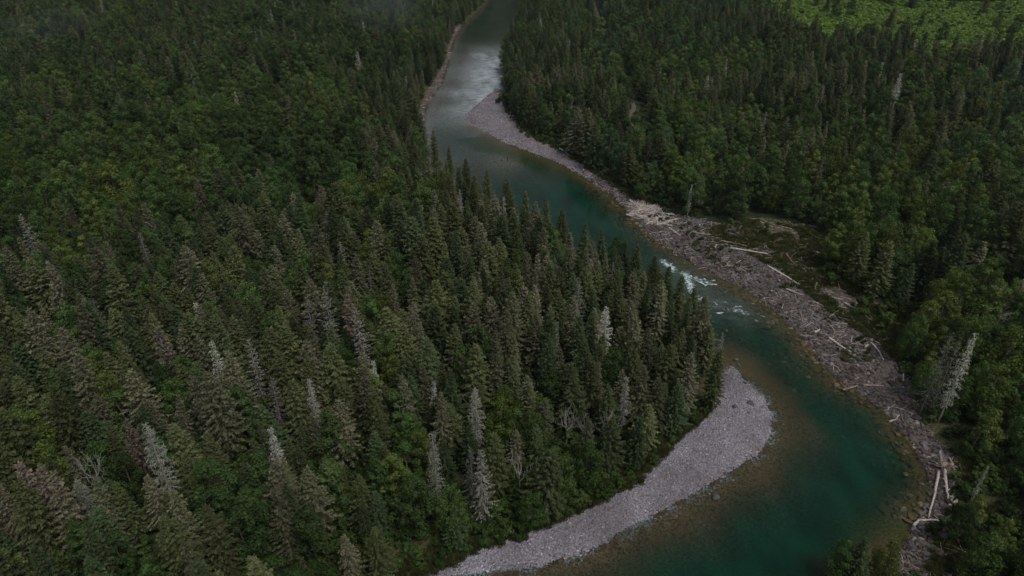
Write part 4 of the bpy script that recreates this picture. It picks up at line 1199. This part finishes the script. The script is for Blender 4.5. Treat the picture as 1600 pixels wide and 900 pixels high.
# ------------------------------------------------------------------ driftwood
LOGS = [
 ([(984, 314), (993, 321)], .22, 'short pale log at the upstream end of the driftwood pile', 0),
 ([(991, 330), (982, 336)], .22, 'pale log slanting to the water at the left of the driftwood pile', 0),
 ([(1001, 326), (995, 333)], .24, 'stub of pale log in the middle of the driftwood pile', 0),
 ([(978, 338.4), (985, 339), (992, 338.7)], .28, 'white log lying at the waterline below the driftwood pile', 0),
 ([(993, 338), (1005, 342.7)], .24, 'log running right from the white waterline one', 0),
 ([(1024, 338), (1026, 345), (1028, 353)], .26, 'short upright-looking log right of the driftwood pile', 0),
 ([(1044, 357), (1054, 364), (1063, 370)], .22, 'broken pale log on the rubble downstream of the pile', 0),
 ([(1005, 329), (1012, 338)], .18, 'brown log across the driftwood pile', 1),
 ([(1010, 325), (1001, 338)], .18, 'brown log slanting on the driftwood pile', 1),
 ([(1120, 377), (1143, 381), (1167, 386)], .22, 'uppermost of the three parallel grey logs', 1),
 ([(1132, 383.6), (1150, 387), (1166, 390.6)], .2, 'middle one of the three parallel grey logs', 1),
 ([(1140, 389), (1170, 393.5), (1199, 398)], .22, 'lowest and longest of the three parallel grey logs', 0),
 ([(1085, 365), (1105, 368), (1125, 369)], .18, 'grey log lying at the foot of the trees', 1),
 ([(1109.5, 390.6), (1117, 388.7), (1120, 383)], .22, 'curved pale log on the rubble above the rapids', 0),
 ([(1199, 417), (1224, 431), (1249, 447)], .2, 'long straight thin log pointing down to the short white one', 0),
 ([(1227, 453), (1252, 462.5)], .22, 'short thick white log on the rocky shore', 0),
 ([(1227, 397), (1236, 409), (1246, 419)], .2, 'leaning grey log in the brushy clearing', 1),
 ([(1230, 414), (1246, 417)], .16, 'thin crossed stick in the brushy clearing', 1),
 ([(1276, 443), (1273, 453)], .16, 'small standing stick beside the clearing', 0),
 ([(1318, 474), (1332, 482), (1352, 488)], .2, 'bent pale log up in the brush', 0),
 ([(1294, 529), (1311, 541), (1329, 552)], .22, 'long bleached log on the middle of the rocky shore', 0),
 ([(1249, 488), (1252, 497), (1255, 506)], .18, 'brown log at the waterline of the rocky shore', 1),
 ([(1360, 537), (1372, 550), (1380, 564)], .2, 'kinked pale log near the upper edge of the rubble', 0),
 ([(1351, 544), (1357, 540)], .16, 'short pale stick left of the kinked log', 0),
 ([(1316, 613), (1340, 604)], .2, 'brown log slanting into the teal water', 1),
 ([(1348, 603.6), (1380, 604.4)], .16, 'thin grey log lying level below the rubble', 1),
 ([(1408, 574), (1411, 584), (1411, 598)], .2, 'bowed pale log standing against the leafy bank', 0),
 ([(1273, 521), (1280, 517)], .2, 'short pale stick at the edge of the rubble', 0),
 ([(1468, 706), (1471, 725)], .2, 'white trunk end sticking up above the root mass', 0),
 ([(1474, 725), (1476, 748), (1478, 765), (1480, 782)], .27, 'thick pale log running down from the root mass', 0),
 ([(1466, 738), (1459.5, 773), (1449.7, 811)], .2, 'longest white log leaning toward the water on the point', 0),
 ([(1426, 823), (1435, 815), (1451, 814), (1475, 816.4)], .2, 'white forked log lying level at the foot of the longest one', 0),
 ([(1485, 785), (1491, 770)], .2, 'short pale log slanting up, right of the thick one', 0),
 ([(1489, 789), (1503.5, 779)], .24, 'short thick pale log beside the slanting one', 0),
 ([(1483, 792), (1486, 800)], .26, 'pale stump end below the thick log', 0),
 ([(1481.5, 716), (1490.5, 736)], .16, 'thin pale pole right of the root mass', 0),
 ([(1487.6, 806), (1468, 822), (1451, 836)], .18, 'dark mossy log across the grassy point', 1),
 ([(1520, 780), (1536, 794)], .18, 'grey log in the brush right of the point', 1),
 ([(836, 802), (850, 804), (863, 808)], .16, 'thin log in the grass at the left edge of the gravel', 1),
 ([(1388, 662), (1398, 657), (1405, 650)], .16, 'pale stick on the narrow part of the rocky shore', 0),
 ([(1440, 668), (1454, 640)], .14, 'thin grey pole leaning over the rubble', 1),
 ([(893, 262), (899, 266)], .16, 'small pale log on the upper gravel bar', 0),
]
for L, r, lab, kind in LOGS:
    P = []
    for px, py in L:
        x, y, z = at(px, py); P.append(Vector((x, y, max(z, 0) + r * .9 + .12)))
    if len(P) == 2: P = [P[0], P[0].lerp(P[1], .5) + Vector((rv(.1), rv(.1), .03)), P[1]]
    Q = []
    for a, b in zip(P[:-1], P[1:]):
        for i in range(3): Q.append(a.lerp(b, i / 3) + Vector((rv(.06), rv(.06), rv(.04))))
    Q.append(P[-1])
    c = Q[0].copy()
    n = len(Q)
    mb = MB(); mb.tube([q - c for q in Q], [r * (1.15 - .6 * i / (n - 1)) * random.uniform(.92, 1.08) for i in range(n)], 8)
    o = link('driftwood_log', mb.mesh('driftwood_log', M['drift_brown' if kind else 'drift'], True), None, c)
    tag(o, lab, 'log', 'driftwood logs along the river')
    st = MB()                                         # broken branch stubs
    for _ in range(random.randint(3, 6)):
        q = Q[random.randrange(1, n)] - c
        d = Vector((rv(1), rv(1), random.uniform(.1, .8))).normalized() * random.uniform(.4, 1.1)
        st.tube([q, q + d * .5 + Vector((0, 0, .03)), q + d], [r * .3, r * .22, .02], 5)
    link('branch_stub', st.mesh('branch_stub', M['drift_brown' if kind else 'drift'], True), o)['kind'] = 'stuff'
# the root mass on the point
x, y, z = at(1473, 731)
e = link('root_mass', None, None, (x, y, z)); tag(e, 'tangled brown root mass where the point logs meet', 'root mass')
mb = MB()
for k in range(60):
    a = random.uniform(0, 6.28); r = random.uniform(.6, 2.2)
    p0 = Vector((rv(.5), rv(.5), .4)); p1 = Vector((math.cos(a) * r, math.sin(a) * r, random.uniform(.05, 1.0)))
    mb.tube([p0, p0.lerp(p1, .5) + Vector((rv(.3), rv(.3), rv(.3) + .2)), p1], [.13, .08, .02], 5)
rt = link('roots', mb.mesh('roots', M['drift_brown'], True), e); rt['kind'] = 'stuff'
mb = MB(); mb.tube([(-.3, 0, .2), (0, 0, .6), (.5, .2, .9)], [.5, .45, .3], 8)
link('stump', mb.mesh('stump', M['drift_brown'], True), e)
# small sticks and flood litter among the stones
mb = MB(); mb.tube([(-1, 0, 0), (-.3, .08, .05), (.3, .0, .08), (1, .1, .02)], [.035, .04, .03, .015], 4)
stick = link('driftwood_stick', mb.mesh('driftwood_stick', M['drift'], True), None, Vector(at(1015, 331)) + Vector((0, 0, .4)))
tag(stick, 'slim loose stick on top of the driftwood pile', 'stick')
PILE = U([(975, 322), (1000, 318), (1040, 332), (1055, 352), (1030, 358), (1005, 345), (985, 342)])
FLOOD = U([(1112, 640), (1066, 688), (1006, 748), (930, 788), (850, 824), (760, 852), (768, 858), (855, 832), (938, 798), (1016, 758), (1076, 698), (1122, 648)], .6)
A = [scat_pts(FLOOD, 160, .2, .8), scat_pts(ROCKS, 2600, .25, 1.5, lambda a, b: notw(a, b) & (vnoise(a, b, 5, 71) > .52), ), scat_pts(PILE, 420, .8, 3.0, notw), scat_pts(CLEAR, 700, .3, 1.6), scat_pts(CLEAR2, 260, .3, 1.6), scat_pts(SHORE_L, 150, .6, 2, notw)]
P_, R_, S_ = [np.concatenate([q[i] for q in A]) for i in range(3)]
P_[:, 2] += .22
R_[:, :2] *= .25
S_[:, 1] = S_[:, 0]; S_[:, 2] = S_[:, 0]
scatter_obj('driftwood_litter', P_, R_, S_, np.zeros(len(P_)), {0: [stick]}, 'small driftwood sticks strewn over the rocky shore')

# grass along banks and clearings
mb = MB()
for _ in range(70):
    a, r = random.uniform(0, 6.28), random.uniform(0, .55)
    p = Vector((math.cos(a) * r, math.sin(a) * r, 0)); d = Vector((rv(.35) + p.x * .4, rv(.35) + p.y * .4, random.uniform(.35, .8)))
    wv = Vector((math.cos(a + 1.5), math.sin(a + 1.5), 0)) * .05
    mb.tri(p - wv, p + wv, p + d)
x, y, z = at(1290, 470)
gt = link('grass_tuft', mb.mesh('grass_tuft', M['grass']), None, (x, y, z)); tag(gt, 'tuft of yellow-green grass at the upper edge of the rocky shore', 'grass tuft')
EDGE = U([(640, 915), (760, 862), (850, 832), (930, 796), (1003, 757), (1062, 694), (1112, 646), (1098, 630), (1040, 680), (980, 730), (900, 778), (800, 815), (700, 850), (600, 890)])
EDGE2 = U([(1140, 352), (1290, 375), (1450, 480), (1460, 560), (1480, 690), (1560, 740), (1560, 905), (1440, 905), (1495, 745), (1425, 600), (1370, 545), (1290, 490), (1200, 420), (1100, 368)])
EDGE3 = U([(786, 150), (830, 205), (890, 232), (960, 280), (1035, 325), (1000, 325), (930, 275), (880, 243), (815, 213), (790, 180)])
A = [scat_pts(EDGE, 3200, .6, 1.5), scat_pts(EDGE2, 10000, .5, 1.4, lambda a, b: vnoise(a, b, 5, 62) > .33), scat_pts(ROCKS, 5000, .35, 1.0, lambda a, b: (~feat(a, b)[2]) & (feat(a, b)[1] > 4) & (vnoise(a, b, 7, 64) > .64)), scat_pts(EDGE3, 1800, .6, 1.6)]
P_, R_, S_ = [np.concatenate([q[i] for q in A]) for i in range(3)]
R_[:, :2] *= .3; S_[:, 2] = S_[:, 0]
scatter_obj('grass', P_, R_, S_, np.zeros(len(P_)), {0: [gt]}, 'rough grass along the banks and in the clearings')

# ------------------------------------------------------------------ canoes on the upper bar
def canoe(px0, py0, px1, py1, hull, trim, label, wdt=.95):
    x0, y0, z0 = at(px0, py0); x1, y1, z1 = at(px1, py1)
    c = Vector(((x0 + x1) / 2, (y0 + y1) / 2, (z0 + z1) / 2 + .05)); dv = Vector((x1 - x0, y1 - y0, z1 - z0)); L = dv.length
    e = link('canoe', None, None, c); e.rotation_euler = (0, -math.atan2(dv.z, math.hypot(dv.x, dv.y)), math.atan2(dv.y, dv.x))
    tag(e, label, 'canoe', 'canoes beached on the upper gravel bar')
    V, F = [], []
    n, k = 13, 9
    for lay in (0, 1):
        for i in range(n):
            s = -1 + 2 * i / (n - 1); wv = wdt / 2 * (1 - abs(s) ** 2.4) + .015; top = .42 + .2 * abs(s) ** 3
            for j in range(k):
                a = math.pi * (j / (k - 1)); off = .035 * lay
                V.append((s * (L / 2 - off), -math.cos(a) * (wv - min(off, wv * .5)), top - (top - off) * math.sin(a) ** .7))
    for lay in (0, 1):
        b0 = lay * n * k
        for i in range(n - 1):
            for j in range(k - 1):
                q = (b0 + i * k + j, b0 + (i + 1) * k + j, b0 + (i + 1) * k + j + 1, b0 + i * k + j + 1)
                F.append(q if lay else q[::-1])
    link('hull', mesh_from('hull', V, F, hull, True), e)
    for sgn in (0, k - 1):
        mb = MB(); mb.tube([V[i * k + sgn] for i in range(n)], [.04] * n, 5)
        link('gunwale', mb.mesh('gunwale', trim, True), e)
    for s in (-.45, 0, .45):
        mb = MB(); wv = wdt / 2 * (1 - abs(s) ** 2.4)
        for q in (-.1, .1): pass
        x = s * L / 2
        mb.quad(Vector((x - .12, -wv, .38)), Vector((x + .12, -wv, .38)), Vector((x + .12, wv, .38)), Vector((x - .12, wv, .38)))
        mb.quad(Vector((x - .12, -wv, .35)), Vector((x - .12, wv, .35)), Vector((x + .12, wv, .35)), Vector((x + .12, -wv, .35)))
        link('seat', mb.mesh('seat', trim), e)
    return e
M['teal_paint'] = simple('teal_paint', (.10, .30, .30), (.13, .36, .36), 5, rough=.4)
M['white_paint'] = simple('white_paint', (.62, .60, .58), (.75, .73, .70), 5, rough=.4)
M['dark_inner'] = simple('dark_trim', (.05, .05, .05), (.08, .08, .08), 5)
canoe(870.5, 236.5, 883.5, 242.5, M['teal_paint'], M['dark_inner'], 'teal canoe beached on the upper gravel bar')
canoe(873.5, 233.5, 884, 238.5, M['white_paint'], M['white_paint'], 'white canoe drawn up behind the teal one', .85)
x, y, z = at(883, 239); x2, y2, z2 = at(888, 243)
mb = MB(); mb.tube([(0, 0, 0), (x2 - x, y2 - y, z2 - z)], [.10, .07], 6)
tag(link('pole', mb.mesh('pole', M['drift'], True), None, (x, y, z + .35)), 'pale pole lying past the end of the canoes', 'pole')

# ------------------------------------------------------------------ people
M['skin'] = simple('skin', (.42, .27, .2), (.48, .31, .23), 9)
def cloth(n, c): M[n] = simple(n, tuple(k * .85 for k in c), c, 6); return M[n]
def person(px, py, label, top, legs, hair, face=0.0, sit=False, cast=False):
    x, y, z = at(px, py)
    e = link('person', None, None, (x, y, z)); e.rotation_euler = (0, 0, face); tag(e, label, 'person', 'people along the river')
    hip = .30 if sit else .92
    P = {'pel': (0, 0, hip), 'bel': (0, .01, hip + .18), 'che': (0, 0, hip + .40), 'nek': (0, .0, hip + .56), 'hd0': (0, .02, hip + .66), 'hd1': (0, .02, hip + .80)}
    E = [('pel', 'bel'), ('bel', 'che'), ('che', 'nek'), ('nek', 'hd0'), ('hd0', 'hd1')]
    Rr = {'pel': (.155, .12), 'bel': (.135, .105), 'che': (.165, .115), 'nek': (.06, .06), 'hd0': (.085, .095), 'hd1': (.075, .085)}
    for s, n in ((-1, 'l'), (1, 'r')):
        P['sh' + n] = (s * .2, 0, hip + .49)
        if cast: P['el' + n] = (s * .25, .2, hip + .3); P['ha' + n] = (s * .1, .48, hip + .42)
        elif sit: P['el' + n] = (s * .26, .12, hip + .25); P['ha' + n] = (s * .12, .38, hip + .22)
        else: P['el' + n] = (s * .27, -.03, hip + .2); P['ha' + n] = (s * .25, .08, hip - .06)
        P['hi' + n] = (s * .1, 0, hip - .06)
        if sit: P['kn' + n] = (s * .14, .42, hip + .14); P['an' + n] = (s * .13, .62, .08); P['to' + n] = (s * .14, .80, .05)
        else: P['kn' + n] = (s * .12, .05 * s, hip - .45); P['an' + n] = (s * .13, .02 * s, .08); P['to' + n] = (s * .15, .02 * s + .2, .04)
        E += [('che', 'sh' + n), ('sh' + n, 'el' + n), ('el' + n, 'ha' + n), ('pel', 'hi' + n), ('hi' + n, 'kn' + n), ('kn' + n, 'an' + n), ('an' + n, 'to' + n)]
        Rr.update({'sh' + n: (.07, .07), 'el' + n: (.045, .045), 'ha' + n: (.035, .035), 'hi' + n: (.095, .1), 'kn' + n: (.062, .062), 'an' + n: (.045, .045), 'to' + n: (.04, .035)})
    keys = list(P)
    me = bpy.data.meshes.new('body')
    me.from_pydata([P[k] for k in keys], [(keys.index(a), keys.index(b)) for a, b in E], [])
    o = link('body', me, e)
    md = o.modifiers.new('skin', 'SKIN')
    for i, k in enumerate(keys):
        sv = me.skin_vertices[0].data[i]; sv.radius = Rr[k]; sv.use_root = (k == 'pel')
    o.modifiers.new('sub', 'SUBSURF').levels = 1
    o.modifiers['sub'].render_levels = 2
    dg_ = bpy.context.evaluated_depsgraph_get(); dg_.update()
    ev = bpy.data.meshes.new_from_object(o.evaluated_get(dg_))
    o.modifiers.clear(); o.data = ev; ev.name = 'body'
    ev.materials.clear()
    for m in (top, legs, M['skin'], hair): ev.materials.append(m)
    for p in ev.polygons:
        c = p.center; p.use_smooth = True
        hand = any((c - Vector(P['ha' + n])).length < .1 for n in 'lr')
        if hand: p.material_index = 2
        elif c.z > hip + .58: p.material_index = 3 if (c.z > hip + .79 or c.y < -.0) else 2
        elif c.z > hip + .02 and not (sit and c.y > .2 and abs(c.x) > .09 and c.z < hip + .2): p.material_index = 0
        else: p.material_index = 1
    return e
blk, navy, wht, org, brn = cloth('black_cloth', (.02, .02, .022)), cloth('navy_cloth', (.02, .03, .045)), cloth('cream_cloth', (.72, .66, .58)), cloth('orange_cloth', (.75, .16, .06)), cloth('brown_hair', (.03, .02, .015))
pink, olv = cloth('mauve_cloth', (.5, .36, .55)), cloth('teal_cloth', (.05, .16, .18))
person(784, 253, 'angler in teal jacket wading with a rod, left of the other', olv, blk, brn, 2.6, cast=True)
person(793, 251, 'dark-clothed angler wading right of the one with a rod', navy, blk, blk, 2.0)
person(911, 270.5, 'person in a cream top at the waterline of the upper bar', wht, brn, brn, 1.8)
person(799.5, 188, 'person in an orange top sitting on the upper gravel bar', org, blk, brn, 2.4, sit=True)
person(662, 188, 'person in a mauve top and white trousers on the far left bank', pink, wht, brn, -.8)
x, y, z = at(784, 253)
mb = MB(); mb.tube([(0, 0, 0), (-.8, -1.3, .9), (-1.7, -2.6, 1.3)], [.02, .015, .008], 4)
tag(link('fishing_rod', mb.mesh('fishing_rod', M['dark_inner']), None, (x - .25, y - .45, z + 1.35)), 'thin dark fishing rod held by the teal-jacketed angler', 'fishing rod')

# ------------------------------------------------------------------ white water crests
mb = MB()
CREST = [([(1044, 419), (1050, 420), (1055, 416)], .55), ([(1041, 412), (1047, 415), (1051, 411)], .4), ([(1040, 423), (1048, 424), (1056, 426)], .3), ([(1068, 427), (1074, 433), (1080, 434)], .4),
         ([(1068, 435), (1076, 441), (1084, 446)], .55), ([(1074, 448), (1082, 452), (1089, 453)], .4), ([(1085, 436), (1094, 441), (1104, 445), (1115, 444)], .4), ([(1098, 435), (1103, 437)], .3), ([(1112, 439), (1118, 438)], .3),
         ([(1118, 489), (1124, 490), (1131, 488)], .4), ([(1143, 481), (1150, 485), (1158, 485)], .35), ([(1158, 484), (1161, 489), (1165, 490)], .3), ([(1151, 479), (1159, 479)], .25), ([(1181, 499), (1184, 503)], .25),
         ([(1089, 466), (1094, 468), (1098, 463)], .3), ([(1075, 456), (1080, 460)], .3), ([(1190, 494), (1196, 495)], .25), ([(1116, 473), (1122, 476)], .25), ([(1130, 471), (1136, 473)], .2)]
for L, r in CREST:
    Q = []
    P = [Vector((*unproj(a, b), 0)) for a, b in L]
    for a, b in zip(P[:-1], P[1:]):
        for i in range(5): Q.append(a.lerp(b, i / 5) + Vector((rv(.18), rv(.18), 0)))
    Q.append(P[-1])
    n = len(Q)
    for off in (0, 1, 2):
        QQ = [q + Vector((rv(.25) * off, rv(.3) * off, -.03 * off + rv(.03))) for q in Q]
        mb.tube(QQ, [max(.02, r * .28 * math.sin(math.pi * (i + .4) / n) * random.uniform(.4, 1.2)) for i in range(n)], 5)
M['foam'] = simple('foam', (.45, .60, .62), (.80, .86, .88), 4)
tag(link('white_water', mb.mesh('white_water', M['foam'], True)), 'white broken crests in the rapids', kind='stuff')

# ------------------------------------------------------------------ haze and mist
def vol_mat(name, dens, col):
    m, t, out = newmat(name)
    v = N(t, 'ShaderNodeVolumePrincipled'); v.inputs['Density'].default_value = dens; v.inputs['Color'].default_value = (*col, 1)
    v.inputs['Anisotropy'].default_value = .2
    t.links.new(v.outputs[0], out.inputs['Volume'])
    return m
HAZE = 0.00007
bx = [(-2900, -400, -5), (2900, -400, -5), (2900, 3400, -5), (-2900, 3400, -5), (-2900, -400, 460), (2900, -400, 460), (2900, 3400, 460), (-2900, 3400, 460)]
bf = [(0, 3, 2, 1), (4, 5, 6, 7), (0, 1, 5, 4), (1, 2, 6, 5), (2, 3, 7, 6), (3, 0, 4, 7)]
tag(link('haze', mesh_from('haze', bx, bf, vol_mat('haze', HAZE, (.80, .90, 1.0)))), 'thin blue air over the valley', kind='stuff')

def mist(px, py, top, rx, ry, rz, dens, rot):
    x, y, z = at(px, py, top)
    import bmesh
    m = vol_mat('mist', dens, (.72, .88, 1.0))
    for k in range(8):
        bm = bmesh.new(); bmesh.ops.create_icosphere(bm, subdivisions=3, radius=1)
        for v in bm.verts:
            n_ = float(vnoise(v.co.x * 2 + k * 9 + px, v.co.y * 2 + v.co.z, 1.0, 77))
            v.co *= .7 + .6 * n_
        me = bpy.data.meshes.new('mist'); bm.to_mesh(me); bm.free(); me.materials.append(m)
        f = random.uniform(.35, .75)
        o = link('mist', me, None, (x + rv(rx * .6), y + rv(ry * .8), z + top + rv(rz * .5) + k * .3)); o.scale = (rx * f, ry * f, rz * f * 1.3); o.rotation_euler = (rv(.2), rv(.2), rot + rv(.6))
        tag(o, 'thin wisp of blue mist over the far forest', kind='stuff')
mist(628, 22, 22, 26, 18, 8, .0008, .3)
mist(590, 4, 22, 26, 18, 8, .0007, .1)
mist(80, 45, 22, 22, 20, 8, .0007, 0)
